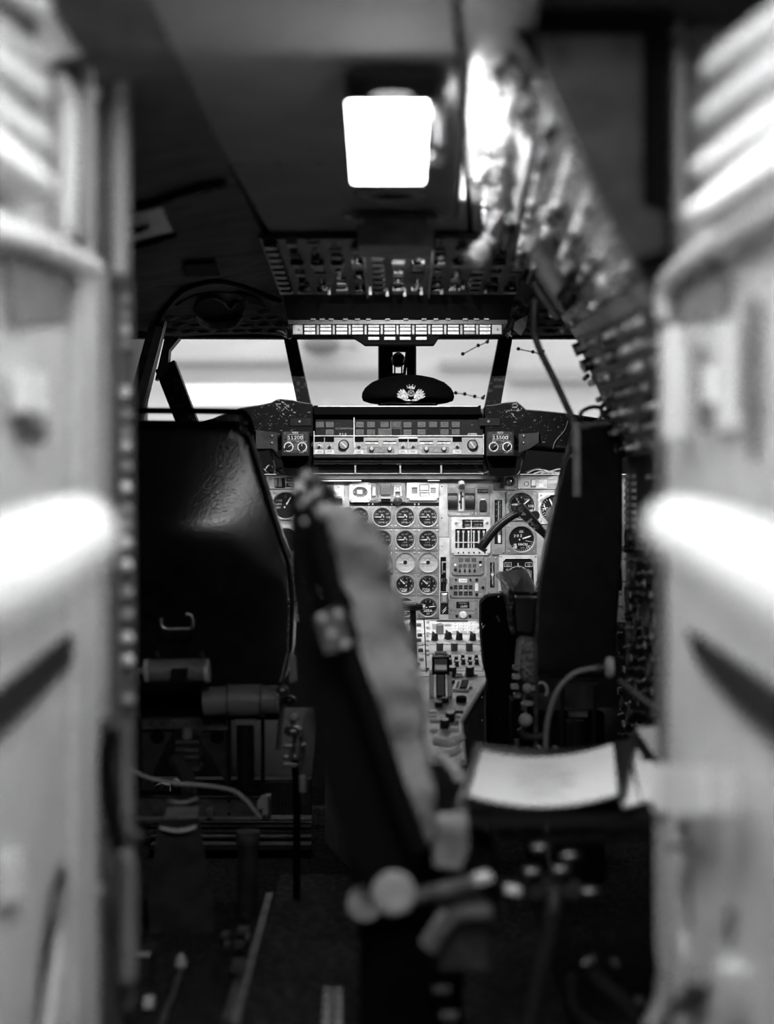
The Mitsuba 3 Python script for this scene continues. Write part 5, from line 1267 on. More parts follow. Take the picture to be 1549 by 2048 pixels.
# =====================================================================================  ENGINEER SEAT
es = thing('swivel_seat', 'flight engineer seat turned sideways, black back with grey worn cushion and harness buckle', 'seat')
sh = [(580, 1000), (598, 965), (640, 962), (668, 1000), (690, 1080), (722, 1220), (770, 1420), (830, 1640), (862, 1720), (840, 1790), (790, 1810), (735, 1790), (700, 1730), (650, 1560), (600, 1330), (576, 1150)]
part(es, 'back_shell', ply(cushion(slab(sh, 2.34, .34), .022, 6), True), 'matte')
cu = [(628, 1015), (650, 1000), (700, 1012), (748, 1050), (778, 1110), (790, 1190), (815, 1270), (838, 1370), (858, 1500), (872, 1600), (868, 1690), (846, 1706), (826, 1640), (790, 1540), (740, 1400), (716, 1290), (690, 1160), (660, 1080)]
cm = cushion(slab(cu, 2.30, .36), .014, 5)
cm.vertices += (.034 * (meshkit.fbm(cm.vertices * [9, 4, 20], 3, 4) - .5))[:, None] * np.array([.8, -.9, .3])
part(es, 'back_cushion', ply(cm, True), 'fabric')
tubes(es, 'harness_strap', ((634, 1040), (650, 1120), (680, 1230), (700, 1310), (740, 1420), (800, 1600), (840, 1700)), 2.30, .016, 'matte', 10)
part(es, 'buckle', ply(cushion(slab([(628, 1232), (680, 1212), (704, 1290), (652, 1312)], 2.265, .02), .012, 1)), 'frame')
for x, y in ((644, 1236), (678, 1228), (692, 1288), (664, 1268)): part(es, 'buckle_glint', ply(trimesh.creation.icosphere(2, .006).apply_translation(P(x, y, 2.262)), True), 'panel_light')  # glints on the buckle, put in as small pale balls
tubes(es, 'head_post', ((604, 1050), (602, 985), (612, 955)), 2.36, .011, 'black'); tubes(es, 'head_bar', ((592, 968), (620, 956), (640, 972)), 2.36, .012, 'black')
for x, y, m in ((600, 973, 'white'), (634, 984, 'panel_light'), (604, 1008, 'panel_mid'), (616, 996, 'panel_light'), (610, 1042, 'panel_light'), (612, 950, 'panel_light')):
    part(es, 'head_stud', ply(trimesh.creation.icosphere(2, .0065 if m != 'white' else .008).apply_translation(P(x, y, 2.345)), True), m)  # glints on the studs are put into their pale colours
part(es, 'seat_pan', ply(cushion(slab([(800, 1690), (930, 1700), (1000, 1720), (1000, 1830), (860, 1850), (770, 1840)], 2.42, .24), .03, 5), True), 'matte')
part(es, 'armrest_pad', ply(cushion(slab([(872, 1650), (938, 1644), (940, 1700), (924, 1744), (866, 1738)], 2.30, .10), .012, 5), True), 'fabric')
part(es, 'pivot_disc', ply(tum([P(788, 1786, 2.27), P(788, 1786, 2.26), P(788, 1786, 2.225), P(788, 1786, 2.22)], [.030, .0305, .0305, .026], 32, False), 30), 'panel_mid')
part(es, 'pivot_disc', ply(tum([P(730, 1806, 2.42), P(730, 1806, 2.38)], .026, 28, False), 30), 'greypaint')
part(es, 'pedestal_leg', ply(wbox(np.array([-.06, 2.45, 0]), np.array([.10, 2.75, .35]), .02)), 'matte')
for p_, r, m in ((((800, 1800), (900, 1776), (960, 1762)), .012, 'frame'), (((860, 1900), (900, 1840), (930, 1826), (984, 1824)), .012, 'frame')):
    tubes(es, 'lever_arm', p_, 2.3, r, m)
part(es, 'lever_end', ply(cushion(slab([(945, 1752), (980, 1744), (992, 1762), (950, 1776)], 2.28, .03), .01, 3), True), 'panel_light'); part(es, 'lever_end', ply(cushion(slab([(1012, 1772), (1046, 1780), (1044, 1796), (1010, 1790)], 2.28, .03), .01, 3), True), 'panel_light')
part(es, 'control_box', ply(wbox(P(872, 1950, 2.32), P(984, 1826, 2.32) + [0, .12, 0], .008)), 'darkpaint')
part(es, 'box_edge', ply(tum([P(852, 1890, 2.31), P(878, 1846, 2.31), P(896, 1826, 2.31)], .010, 10), 30), 'panel_mid')
for x, y in ((1080, 1694), (1140, 1710), (1064, 1742), (1122, 1738), (1180, 1782)): part(es, 'belt_fitting', ply(trimesh.creation.icosphere(2, .012).apply_transform(np.diag([1.5, 1, .8, 1])).apply_translation(P(x, y, 2.45)), True), 'dullsteel')
part(es, 'belt_fitting', ply(tum([P(1108, 1768, 2.44), P(1109, 1812, 2.44)], .013, 14, False), 30), 'dullsteel')
part(es, 'buckle_block', ply(wbox(P(1050, 1810, 2.46), P(1168, 1762, 2.46) + [0, .06, 0], .01)), 'darkpaint')
tubes(es, 'belt_strap', ((1106, 1820), (1098, 1880), (1080, 1950), (1060, 2060)), 2.42, .013, 'rubber', 8)
k = thing('floor_pedal_link', 'dark pipes bending along the floor at the lower right', 'pipe')
tubes(k, 'pipe', ((1176, 1920), (1200, 1960), (1240, 1996), (1290, 2050)), 2.5, .012, 'pipe'); tubes(k, 'pipe', ((1142, 1950), (1144, 2000), (1160, 2030), (1200, 2060)), 2.5, .008, 'rubber')
for x, y in ((1186, 1922), (1232, 1928), (1280, 2004)): part(k, 'clip', ply(wbox(P(x - 6, y + 6, 2.47), P(x + 6, y - 6, 2.47) + [0, .02, 0], .002)), 'dullsteel')
for x, y in ((890, 1978), (905, 2030)):
    tubes(k, 'peg', ((x - 22, y + 2), (x + 10, y)), 2.35, .007, 'frame')

# =====================================================================================  ENGINEER TABLE with papers
tb = thing('engineer_table', 'black engineer table on the right with a pale front edge', 'table')
TZ = P(1100, 1640, 2.75)[2] - .03
def tp(px, py, z): return onz(px, py, z)
zt = EYE - .455
tab = [tp(925, 1630, zt), tp(1340, 1630, zt), tp(1330, 1500, zt), tp(960, 1505, zt)]
part(tb, 'top', ply(hexa(tab, [q - [0, 0, .018] for q in tab])), 'black')
part(tb, 'front_rail', ply(tum([P(1000, 1668, 2.66), P(1100, 1674, 2.64), P(1210, 1672, 2.64), P(1300, 1664, 2.66), P(1345, 1660, 2.66)], .011, 12), 35), 'panel_mid')
part(tb, 'side_rail', ply(tum([P(922, 1610, 2.66), P(936, 1570, 2.8), P(948, 1536, 2.95)], .010, 10), 35), 'greypaint')
part(tb, 'stay', ply(tum([P(880, 1516, 2.95), P(900, 1530, 2.9), P(918, 1552, 2.84)], .012, 10), 35), 'panel_light')
part(tb, 'lower_strip', ply(tum([P(928, 1630, 2.66), P(980, 1634, 2.66), P(1010, 1634, 2.66)], .008, 8), 35), 'greypaint')
def sheet(px, z, curl, nm, label, mat='paper', thick=.002, rows=14):
    """a stack of paper: four corners in photo pixels lying at height z, sagging in the middle"""
    c = [tp(x, y, z) for x, y in px]                      # near left, near right, far right, far left
    v = []
    for lay in (thick, 0):
        for i in range(rows + 1):
            for j in range(rows + 1):
                a, b = j / rows, i / rows
                q = (c[0] * (1 - a) + c[1] * a) * (1 - b) + (c[3] * (1 - a) + c[2] * a) * b
                v.append(q + [0, 0, lay + curl * ((2 * a - 1) ** 2)])
    n = rows + 1
    f = []
    for i in range(rows):
        for j in range(rows):
            a = i * n + j
            f += [[a, a + 1, a + n + 1], [a, a + n + 1, a + n], [a + n * n, a + n * n + n + 1, a + n * n + 1], [a + n * n, a + n * n + n, a + n * n + n + 1]]
    e = [j for j in range(n)] + [i * n + n - 1 for i in range(1, n)] + [(n - 1) * n + j for j in range(n - 2, -1, -1)] + [i * n for i in range(n - 2, 0, -1)]
    for p, q in zip(e, e[1:] + e[:1]):
        f += [[q, p, p + n * n], [q, p + n * n, q + n * n]]
    m = trimesh.Trimesh(v, f, process=False); m.fix_normals()
    return c, m
zp = zt + .012
k = thing('binder', 'black ring binder lying open on the engineer table under a white page', 'binder')
c, m = sheet(((925, 1630), (1250, 1622), (1272, 1502), (950, 1512)), zt + .001, .016, '', '', thick=.010)
part(k, 'cover', ply(m, 20), 'black')
k = thing('paper_page', 'large white page with faint print on the binder', 'paper', 'papers on the engineer table')
c, m = sheet(((937, 1616), (1236, 1613), (1226, 1508), (964, 1522)), zp, .018, '', '')
part(k, 'page', ply(m, 20), 'paper')
EU, EV = c[1] - c[0], c[3] - c[0]
for r in range(8):
    wd = (.32, .22, .46, .5, .36, .44, .2, .3)[r]
    a0, b0 = .5 - wd / 2, .86 - r * .095
    pts = []
    for b in (b0, b0 - .02):
        for a in np.linspace(a0, a0 + wd, 9):
            pts.append(c[0] + EU * a + EV * b + np.array([0, 0, .0028 + .018 * (2 * a - 1) ** 2]))
    f = []
    for j in range(8): f += [[j, j + 9, j + 10], [j, j + 10, j + 1]]
    part(k, 'print_line', ply(trimesh.Trimesh(pts, f, process=False)), 'panel_light')
k = thing('paper_strip', 'narrow white page beside a black spine, right of the large page', 'paper', 'papers on the engineer table')
c, m = sheet(((1246, 1616), (1280, 1608), (1254, 1502), (1234, 1506)), zp + .002, .001, '', ''); part(k, 'page', ply(m, 20), 'paper')
k = thing('paper_strip', 'white page lying at the right end of the table', 'paper', 'papers on the engineer table')
c, m = sheet(((1284, 1606), (1330, 1600), (1296, 1500), (1262, 1500)), zp, .001, '', ''); part(k, 'page', ply(m, 20), 'paper')
k = thing('paper_sheet', 'white card standing tilted behind the table at the right', 'paper')
part(k, 'card', ply(slab([(1272, 1456), (1330, 1452), (1330, 1530), (1318, 1524)], 2.9, .004)), 'paper')
part(k, 'clip_edge', ply(slab([(1262, 1470), (1274, 1464), (1326, 1542), (1312, 1562)], 2.86, .01)), 'black')

# =====================================================================================  ENGINEER PANELS on the right
class Patch:
    """a bent panel between four corners: far top, near top, far bottom, near bottom; u runs towards the eye, v down"""
    def __init__(self, a, b, c, d): self.c = [np.asarray(x, float) for x in (a, b, c, d)]
    def at(self, u, v):
        a, b, c, d = self.c
        return (a * (1 - u) + b * u) * (1 - v) + (c * (1 - u) + d * u) * v
    def fr(self, u, v, s=.0015):
        e = .01
        return Frame(self.at(u, v), self.at(u + e, v) - self.at(u - e, v), self.at(u, v - e) - self.at(u, v + e), s)
    def slab(self, u0, u1, v0, v1, t, off=0., n=4):
        fr_, bk_, f = [], [], []
        for i in range(n + 1):
            for j in range(n + 1):
                u, v = u0 + (u1 - u0) * j / n, v0 + (v1 - v0) * i / n
                q, w = self.at(u, v), self.fr(u, v).W
                fr_.append(q + w * (off + t)); bk_.append(q + w * off)
        n1, N = n + 1, (n + 1) ** 2
        for i in range(n):
            for j in range(n):
                a = i * n1 + j
                f += [[a, a + n1, a + n1 + 1], [a, a + n1 + 1, a + 1], [a + N, a + 1 + N, a + n1 + 1 + N], [a + N, a + n1 + 1 + N, a + n1 + N]]
        e = [j for j in range(n1)] + [i * n1 + n for i in range(1, n1)] + [n * n1 + j for j in range(n - 1, -1, -1)] + [i * n1 for i in range(n - 1, 0, -1)]
        for p, q in zip(e, e[1:] + e[:1]): f += [[p, q, q + N], [p, q + N, p + N]]
        m = trimesh.Trimesh(np.array(fr_ + bk_), f, process=False); m.fix_normals()
        return ply(m, 30)
N0, N1, N2 = (.150, 2.08, EYE + .600), (.330, 2.08, EYE + .270), (.425, 2.32, EYE + .09)
F0, F1, F2 = (.205, 3.42, EYE + .600), P(1146, 680, 3.80), P(1247, 917, 3.82)
PU, PL = Patch(F0, N0, F1, N1), Patch(F1, N1, F2, N2)
k = thing('breaker_panel', 'circuit breaker panel sloping under the roof at the right, brightly lit at its upper end', 'circuit breaker panel')
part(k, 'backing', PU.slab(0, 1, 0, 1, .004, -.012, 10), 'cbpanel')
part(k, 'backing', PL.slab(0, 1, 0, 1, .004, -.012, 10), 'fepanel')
BRK = LA(((0, 0), (3.2, 0), (3.2, 5), (4.4, 5.5), (4.4, 11), (3.6, 13), (0, 13.4)), 12)
for r in range(6):
    v = .14 + .15 * r
    if r:
        for seg in range(5):
            part(k, 'name_strip', PU.slab(.05 + .19 * seg, .05 + .19 * seg + .165, v - .068, v - .045, .003, -.008, 3), ('panel_light', 'beige', 'panel_mid')[(seg + r) % 3])
    for c in range(30):
        u = .02 + .96 * (c + .3 * (r % 2)) / 30
        if .30 < u < .78 and r == 0 or rnd.random() < .1: continue
        part(k, 'breaker', BRK, rnd.choice(('black', 'breaker', 'white', 'panel_light', 'black')), PU.fr(u, v).M(0, 0, -5, sc=rnd.uniform(.9, 1.15)))
part(k, 'cover_plate', PU.slab(.28, .80, .075, .20, .012, -.006, 8), 'white')
for u0, v0, m in ((.30, .34, 'white'), (.52, .62, 'panel_light'), (.80, .80, 'white'), (.62, .38, 'panel_light')):
    part(k, 'guard', PU.slab(u0, u0 + .07, v0, v0 + .05, .022, -.004, 2), m)
part(k, 'box', PU.slab(.36, .52, .44, .70, .03, -.004, 3), 'cbpanel')
for u0 in (.12, .26): part(k, 'box', PU.slab(u0, u0 + .08, .5, .8, .026, -.004, 2), 'darkpaint')
# strip lamp added in the ceiling trough to brighten the breakers
k2 = thing('added_strip_lamp', 'thin strip lamp added in the dark ceiling trough to brighten the breaker panel', 'lamp')
sa, sb_ = np.array([.098, 2.20, CZ - .012]), np.array([.118, 3.20, CZ - .012])
part(k2, 'tray', ply(hexa([sa + [-.004, 0, -.024], sb_ + [-.004, 0, -.024], sb_ + [-.004, 0, .006], sa + [-.004, 0, .006]], [sa + [-.001, 0, -.024], sb_ + [-.001, 0, -.024], sb_ + [-.001, 0, .006], sa + [-.001, 0, .006]])), 'hood')
tl = trimesh.Trimesh([sa + [0, 0, -.020], sb_ + [0, 0, -.020], sb_ + [.0004, 0, 0], sa + [.0004, 0, 0]], [[0, 1, 2], [0, 2, 3]], process=False)
if tl.face_normals[0][0] < 0: tl.invert()
part(k2, 'tube', ply(tl), 'white', emit=STRIP_L)
# bright levers and cable ties along the inner edge
for q in range(17):
    u = .05 + .055 * q
    part(k, 'edge_terminal', ply(tum([PU.fr(u, .012).pt(0, 0, -4), PU.fr(u, .0).pt(-1, 2, 14), PU.fr(u, -.01).pt(2, 6, 22)], [.013, .016, .010], 10), 40), ('white', 'alu', 'beige')[q % 3])
part(k, 'edge_loom', ply(tum([PU.fr(u, .06).pt(0, 0, 6 + 3 * math.sin(u * 40)) for u in np.linspace(.02, .98, 24)], .012, 10), 35), 'panel_light')
# lower part: darker, with switches, name strips and dials
for r in range(7):
    v = .08 + .14 * r
    for c in range(34):
        u = .015 + .97 * (c + .3 * (r % 2)) / 34
        q = rnd.random()
        if q < .45: part(k, 'breaker', BRK, rnd.choice(('black', 'panel_light', 'panel_mid', 'black')), PL.fr(u, v).M(0, 0, -5))
        elif q < .66: toggle(k, PL.fr(u, v), 0, 0, 1.6, 20, -5, rnd.choice(('steel', 'panel_light')))
        elif q < .84: part(k, 'name_strip', PL.slab(u - .016, u + .016, v - .045, v + .01, .004, -.008, 1), rnd.choice(('panel_light', 'panel_mid', 'white')))
        elif q < .93: part(k, 'guard', PL.slab(u - .012, u + .012, v - .05, v + .05, .02, -.008, 1), 'black')
for u, v in ((.06, .3), (.14, .55), (.22, .75)):
    part(k, 'edge_lug', ply(tum([PL.fr(u - .06, v).pt(-8, 0, 0), PL.fr(u - .06, v).pt(-20, 3, 6)], .006, 8), 35), 'dullsteel')
# upright engineer panel on the side wall
E = quad((.560, 3.98, EYE + .14), (.535, 2.15, EYE + .14), (.560, 3.98, EYE - .70))
k = thing('systems_panel', 'dark upright engineer panel crowded with small gauges and switches at the right', 'control panel')
part(k, 'backing', RB(round(E.w, 1), round(E.h, 1), 10, 1), 'fepanel', E.M(E.w / 2, E.h / 2, -10))
EX = lambda px, py: hit(E, px, py)
def col(x0, x1, y0, y1, nx, ny, kind):
    for i in range(nx):
        for j in range(ny):
            a, b = x0 + (x1 - x0) * (i + .5) / nx, y0 + (y1 - y0) * (j + .5) / ny
            X, Y = EX(a, b)
            kd = kind if kind != 'mix' else ('sw', 'kn', 'pl', 'ga', 'sw')[(i * 3 + j * 2 + i * j) % 5]
            if kd == 'sw': toggle(k, E, X, Y, 1.8, rnd.choice((-18, 18)), 0)
            elif kd == 'kn': knob(k, E, X, Y, 7, 9, 'black', 'print', rnd.uniform(0, 90))
            elif kd == 'pl': plate(k, E, X, Y, 26, 9, 1, rnd.choice(('panel_mid', 'dimprint', 'panel_light')), 0, .2, 'placard')
            elif kd == 'st': plate(k, E, X, Y, 40, 6, 3, 'panel_light' if (i + j) % 3 else 'white', 0, .3, 'label_strip')
            else:
                g_ = part(k, 'dial', CYL(13, 2, .4, 24), 'dial', E.M(X, Y)); part(g_, 'rim', ring(13), 'frame', E.M(X, Y)); part(g_, 'pointer', needle(11, 2.4), 'print', E.M(X, Y, 2, rnd.uniform(0, 360)))
col(1248, 1276, 946, 1060, 2, 8, 'st')
col(1236, 1324, 1064, 1200, 6, 6, 'mix')
col(1292, 1322, 948, 960, 2, 1, 'st')
col(1238, 1324, 1205, 1300, 6, 5, 'mix')
col(1240, 1324, 1305, 1480, 6, 8, 'mix')
for i, (x, y) in enumerate(((1278, 1232), (1296, 1240), (1312, 1250))):
    X, Y = EX(x, y)
    g_ = part(k, 'dial', CYL(26, 3, .5, 28), 'dial', E.M(X, Y)); part(g_, 'rim', ring(26), 'frame', E.M(X, Y)); part(g_, 'pointer', needle(22, 6), 'white', E.M(X, Y, 3, 40 + 20 * i))
part(k, 'ledge', ply(tum([P(1240, 1362, 3.7), P(1290, 1400, 3.4), P(1330, 1430, 3.2)], .008, 8), 30), 'frame')

# bulkhead closet faces up at the right, aft of the breaker panel
k = thing('closet_panel', 'dark grey flat cover up at the right of the breaker panel', 'panel')
part(k, 'frame', ply(slab([(1000, -60), (1335, -60), (1335, 560), (1332, 640), (1322, 608), (1190, 362), (1045, 92), (1030, 70)], 2.03, .03)), 'matte')
part(k, 'sheet', ply(slab([(1068, 72), (1284, 72), (1284, 412), (1328, 430), (1328, 500), (1262, 520), (1180, 350), (1090, 150)], 2.012, .014)), 'darkpaint')
# gooseneck lamp and the hanging microphone-like map lamp
k = thing('gooseneck_lamp', 'short ribbed pale gooseneck curving out from the top of the breaker panel', 'lamp')
gp = [P(1000, 302, 2.75), P(988, 306, 2.72), P(976, 320, 2.70), P(966, 340, 2.70), P(958, 358, 2.70), P(954, 372, 2.70)]
part(k, 'neck', ply(tum(gp, [.009, .009, .009, .0105, .012, .013], 14), 35), 'dullsteel')
for q in range(9): part(k, 'rib', ply(trimesh.creation.torus(.0115, .002, 16, 6).apply_translation(P(998 - q * 4.6 - .2 * q * q * .1, 302 + 7.6 * q, 2.70)), True), 'alu')
k = thing('map_lamp', 'pale ribbed lamp head hanging on a thin stalk beside the overhead panel', 'lamp')
part(k, 'stalk', ply(tum([P(1004, 428, 2.95), P(992, 446, 2.92), P(980, 464, 2.9), P(973, 478, 2.9)], .006, 10), 35), 'greypaint')
ax = P(940, 534, 2.88) - P(976, 480, 2.9); L_ = np.linalg.norm(ax); ax /= L_
hd = lam([(0, 0), (.011, 0), (.014, .004), (.014, .010), (.010, .013), (.013, .018), (.019, .03), (.0205, .04), (.019, .05), (.0195, .052), (.0205, .058), (.018, .063), (0, .064)], 24)
hd.apply_transform(trimesh.geometry.align_vectors([0, 0, 1], ax)); hd.apply_translation(P(978, 476, 2.9))
part(k, 'head', ply(hd, 25), 'panel_light')
for q in range(5):
    rg = trimesh.creation.torus(.0196 - .0006 * abs(q - 2), .0011, 24, 6); rg.apply_transform(trimesh.geometry.align_vectors([0, 0, 1], ax)); rg.apply_translation(P(978, 476, 2.9) + ax * (.03 + .0055 * q)); part(k, 'rib', ply(rg, True), 'white')
part(k, 'collar_ring', ply(trimesh.creation.icosphere(2, .006).apply_translation(P(988, 486, 2.88)), True), 'dullsteel')
# unseen reading lamp added under the breaker panel to brighten the papers
q = np.array([.44, 2.66, EYE + .30])
rl = part('breaker_panel', 'added_reading_lamp', ply(lam([(.034, 0), (.036, .004), (.030, .03), (.014, .045), (0, .046)], 24).apply_translation(q), 30), 'black')
part(rl, 'lens', ply(lam([(.030, 0), (0, .0)], 24).apply_translation(q + [0, 0, .001]), True), 'white', emit=DESK_L)
part(rl, 'stem', ply(tum([q + [0, 0, .045], q + [.01, 0, .12], q + [0.0, .02, .20]], .007, 8), 30), 'black')

# =====================================================================================  FLOOR
k = thing('floor_rail', 'steel seat rail running along the floor at the left', 'rail')
def strip(par, nm, a, b, w, h, mat, z=0.):
    a, b = np.array([*a, z]), np.array([*b, z])
    t = (b - a) / np.linalg.norm(b - a); n = np.array([-t[1], t[0], 0]) * w / 2
    return part(par, nm, ply(hexa([a - n + [0, 0, h], b - n + [0, 0, h], b + n + [0, 0, h], a + n + [0, 0, h]], [a - n, b - n, b + n, a + n])), mat)
fz = lambda px, py, z=0.: onz(px, py, z)[:2]
strip(k, 'rail', fz(470, 2048), fz(540, 1790), .016, .006, 'greypaint'); strip(k, 'rail', fz(452, 2048), fz(484, 1940), .014, .010, 'dullsteel')
part(k, 'clamp', ply(cat(*[wbox(onz(474 + s * 12 - 5, 1945, .03), onz(474 + s * 12 + 5, 1925, .03) + [0, .02, .0], .002) for s in (-1, 1)])), 'chrome')
part(k, 'clamp_body', ply(wbox(onz(462, 1950, .012), onz(488, 1950, .012) + [0, .05, .02], .003)), 'frame')
for x, y, w in ((450, 1880, 18), (485, 1870, 24), (478, 1900, 20), (452, 1900, 12), (494, 1884, 10)): part(k, 'fitting', ply(wbox(onz(x - w / 2, y, .02), onz(x + w / 2, y, .02) + [0, .03, .012], .002)), 'frame' if w > 12 else 'dullsteel')
k = thing('floor_rail', 'thin black pipe on the floor at the far left, pale tipped', 'pipe')
part(k, 'rod', ply(tum([onz(362, 1940, .02), onz(345, 1990, .02), onz(318, 2060, .02)], .006, 10, False), 30), 'frame')
k = thing('floor_board', 'dark worn floor board right of the seat rail', 'floor board')
a, b = fz(476, 2070), fz(562, 1752)
part(k, 'board', ply(hexa([(a[0], a[1], .004), (b[0], b[1], .004), (.30, b[1], .004), (.30, a[1], .004)], [(a[0], a[1], 0), (b[0], b[1], 0), (.30, b[1], 0), (.30, a[1], 0)])), 'floorboard')
for x, y in ((560, 1890), (660, 1925), (576, 1988), (580, 2000)): part(k, 'stud', ply(lam([(.006, 0), (.005, .003), (0, .004)], 12).apply_translation(onz(x, y, .004)), 30), 'frame')
k = thing('floor_track', 'pale slotted metal track set in the floor near the bottom edge', 'track')
a, b = fz(664, 2070, .006), fz(666, 1976, .006)
strip(k, 'plate', a, b, .036, .004, 'panel_light', .004); strip(k, 'slot', a, b, .009, .0012, 'panel_dark', .008)
for q in range(5):
    for s in (-1, 1):
        y = b[1] - .03 - .05 * q
        part(k, 'hole', ply(lam([(.006, 0), (.006, .001), (0, .001)], 12).apply_translation([b[0] + s * .011, y, .008]), 30), 'dial')
k = thing('foot_step', 'ribbed step and ledges far under the panel between the seats', 'step')
for y0, y1, d, m in ((1748, 1764, 4.05, 'greypaint'), (1690, 1694, 4.3, 'frame'), (1638, 1641, 4.4, 'dullsteel'), (1652, 1654, 4.4, 'greypaint'), (1674, 1676, 4.35, 'frame'), (1700, 1748, 4.2, 'matte'), (1560, 1636, 4.6, 'darkpaint')):
    part(k, 'ledge', ply(slab([(300, y0), (622, y0), (622, y1), (300, y1)], d, .06)), m)
for q in range(20): part(k, 'rib', ply(slab([(528 + q * 4.6, 1564), (530 + q * 4.6, 1564), (530 + q * 4.6, 1634), (528 + q * 4.6, 1634)], 4.59, .012)), 'frame')
k = thing('rubber_pedal', 'small ribbed pale pedal far under the left seat', 'pedal')
part(k, 'pad', ply(slab([(306, 1586), (308, 1574), (322, 1567), (338, 1572), (339, 1586)], 4.4, .03)), 'panel_light')
for q in range(8): part(k, 'rib', ply(slab([(308 + q * 4, 1586), (309.5 + q * 4, 1586), (311.5 + q * 4, 1571), (310 + q * 4, 1571)], 4.39, .01)), 'frame')
part(k, 'knob', ply(trimesh.creation.icosphere(2, .012).apply_translation(P(352, 1566, 4.35)), True), 'beige')
k = thing('cable', 'bright end of a cable clip on the floor at the lower left', 'cable clip')
part(k, 'clip', ply(cushion(wbox(onz(284, 2022, .01), onz(306, 2022, .01) + [0, .03, .02]), .008, 2), True), 'panel_light')

# =====================================================================================  VESTIBULE RACKS close to the eye, left and right
XW = {-1: -.41, 1: .352}
EDGE = {-1: 190, 1: 1327}
def rk(s, px, py, off=0.):
    """point on the rack's face, off metres into the aisle"""
    return onx(px, py, XW[s] - s * off)
def face_slab(par, nm, s, pix, mat, t=.012, off=0.):
    fr = [rk(s, x, y, off + t) for x, y in pix]; bk_ = [q + [s * t, 0, 0] for q in fr]
    return part(par, nm, ply(hexa(fr, bk_)), mat)
def face_tube(par, nm, s, pix, r, mat, off=.03, seg=16):
    return part(par, nm, ply(tum([rk(s, x, y, off) for x, y in pix], np.array(r) * (1.24 if s < 0 else 1.18), seg), 40), mat)
def rack_body(par, s, holes, y1, mat='rack'):
    """the rack's face sheet with real openings, and the hollow cabinet behind it"""
    x = XW[s]
    flat = sbox(.25, 0, y1, EYE + .75)
    for h in holes:
        flat = flat.difference(Polygon([(rk(s, *q)[1], rk(s, *q)[2]) for q in h]))
    m = exm(flat, .014)
    m.apply_transform(np.array([[0, 0, s, x + s * .002], [1, 0, 0, 0], [0, 1, 0, 0], [0, 0, 0, 1.]]))
    if np.linalg.det(np.array([[0, 0, s], [1, 0, 0], [0, 1, 0]])) < 0: m.invert()
    part(par, 'face_sheet', ply(m), mat)
    xa, xb = sorted((x + s * .016, x + s * .34))
    for a, b, nm in (((x + s * .33, .25, 0), (x + s * .34, y1, EYE + .75), 'back_wall'), ((xa, .25, EYE + .74), (xb, y1, EYE + .75), 'top_wall'), ((xa, .25, 0), (xb, .26, EYE + .75), 'end_wall'), ((xa, y1 - .01, 0), (xb, y1, EYE + .75), 'end_wall'), ((xa, .25, EYE + .10), (xb, y1, EYE + .115), 'shelf'), ((xa, .25, EYE - .34), (xb, y1, EYE - .325), 'shelf')):
        part(par, nm, ply(wbox(a, b)), 'rackgrey')
rackL = thing('equipment_rack', 'out of focus pale equipment rack close at the left edge, with a thick white handrail', 'equipment rack', 'equipment racks beside the doorway')
s = -1
rack_body(rackL, -1, ([(-150, 335), (62, 400), (96, 440), (96, -150), (-150, -300)], [(102, 120), (183, 110), (186, 470), (178, 505), (104, 455)], [(122, 1725), (140, 1750), (136, 1860), (118, 1980), (104, 2100), (70, 2100), (82, 1920), (104, 1780)]), 2.19)
face_slab(rackL, 'post', s, [(158, 560), (200, 560), (196, 2100), (150, 2100)], 'rack', .012)
for y, r, m in ((40, .017, 'rackgrey'), (105, .020, 'rack'), (205, .022, 'rack'), (290, .024, 'rackwhite'), (-70, .02, 'rack')):
    face_tube(rackL, 'louvre', s, [(-260, y - 150), (-60, y - 10), (50, y + 66), (78, y + 84)], [r * .7, r * .78, r * .78, r * .6], m, .022)
for x, y in ((40, 415), (62, 395), (88, 370)): part(rackL, 'stud', ply(trimesh.creation.icosphere(2, .005).apply_translation(rk(s, x, y, .02)), True), 'chrome')
face_tube(rackL, 'upright_tube', s, [(118, 150), (128, 200), (130, 250), (130, 420), (134, 470)], [.006, .012, .013, .012, .009], 'rackwhite', .02)
face_tube(rackL, 'upright_tube', s, [(166, 180), (170, 220), (170, 470)], [.008, .010, .010], 'rackgrey', .018)
part(rackL, 'bolt', ply(trimesh.creation.icosphere(2, .007).apply_translation(rk(s, 188, 186, .02)), True), 'panel_light')
face_tube(rackL, 'shelf_edge', s, [(-260, 330), (-60, 440), (60, 480), (150, 520), (186, 536)], .012, 'rackwhite', .018)
face_slab(rackL, 'painted_recess', s, [(10, 505), (70, 520), (135, 560), (140, 640), (20, 650)], 'jamb', .004)  # flat sheet with the shade of a recess in its colour
face_slab(rackL, 'label', s, [(38, 738), (100, 740), (102, 826), (40, 824)], 'white', .010, .006)
face_tube(rackL, 'label_shade', s, [(62, 840), (72, 870)], .010, 'jamb', .012)  # dark tube put in for the shade beneath the label
face_tube(rackL, 'handrail', s, [(-420, 1330), (-150, 1226), (0, 1162), (100, 1105), (160, 1075), (182, 1066)], [.030, .030, .029, .028, .025, .014], 'pad', .16, 22)
face_slab(rackL, 'shade_strip', s, [(-300, 1540), (0, 1382), (168, 1250), (176, 1290), (100, 1370), (0, 1470), (-300, 1690)], 'rubber', .006)  # black strip put in for the shade below the handrail
face_slab(rackL, 'patch', s, [(5, 1715), (50, 1700), (48, 1800), (5, 1810)], 'rackwhite', .006)
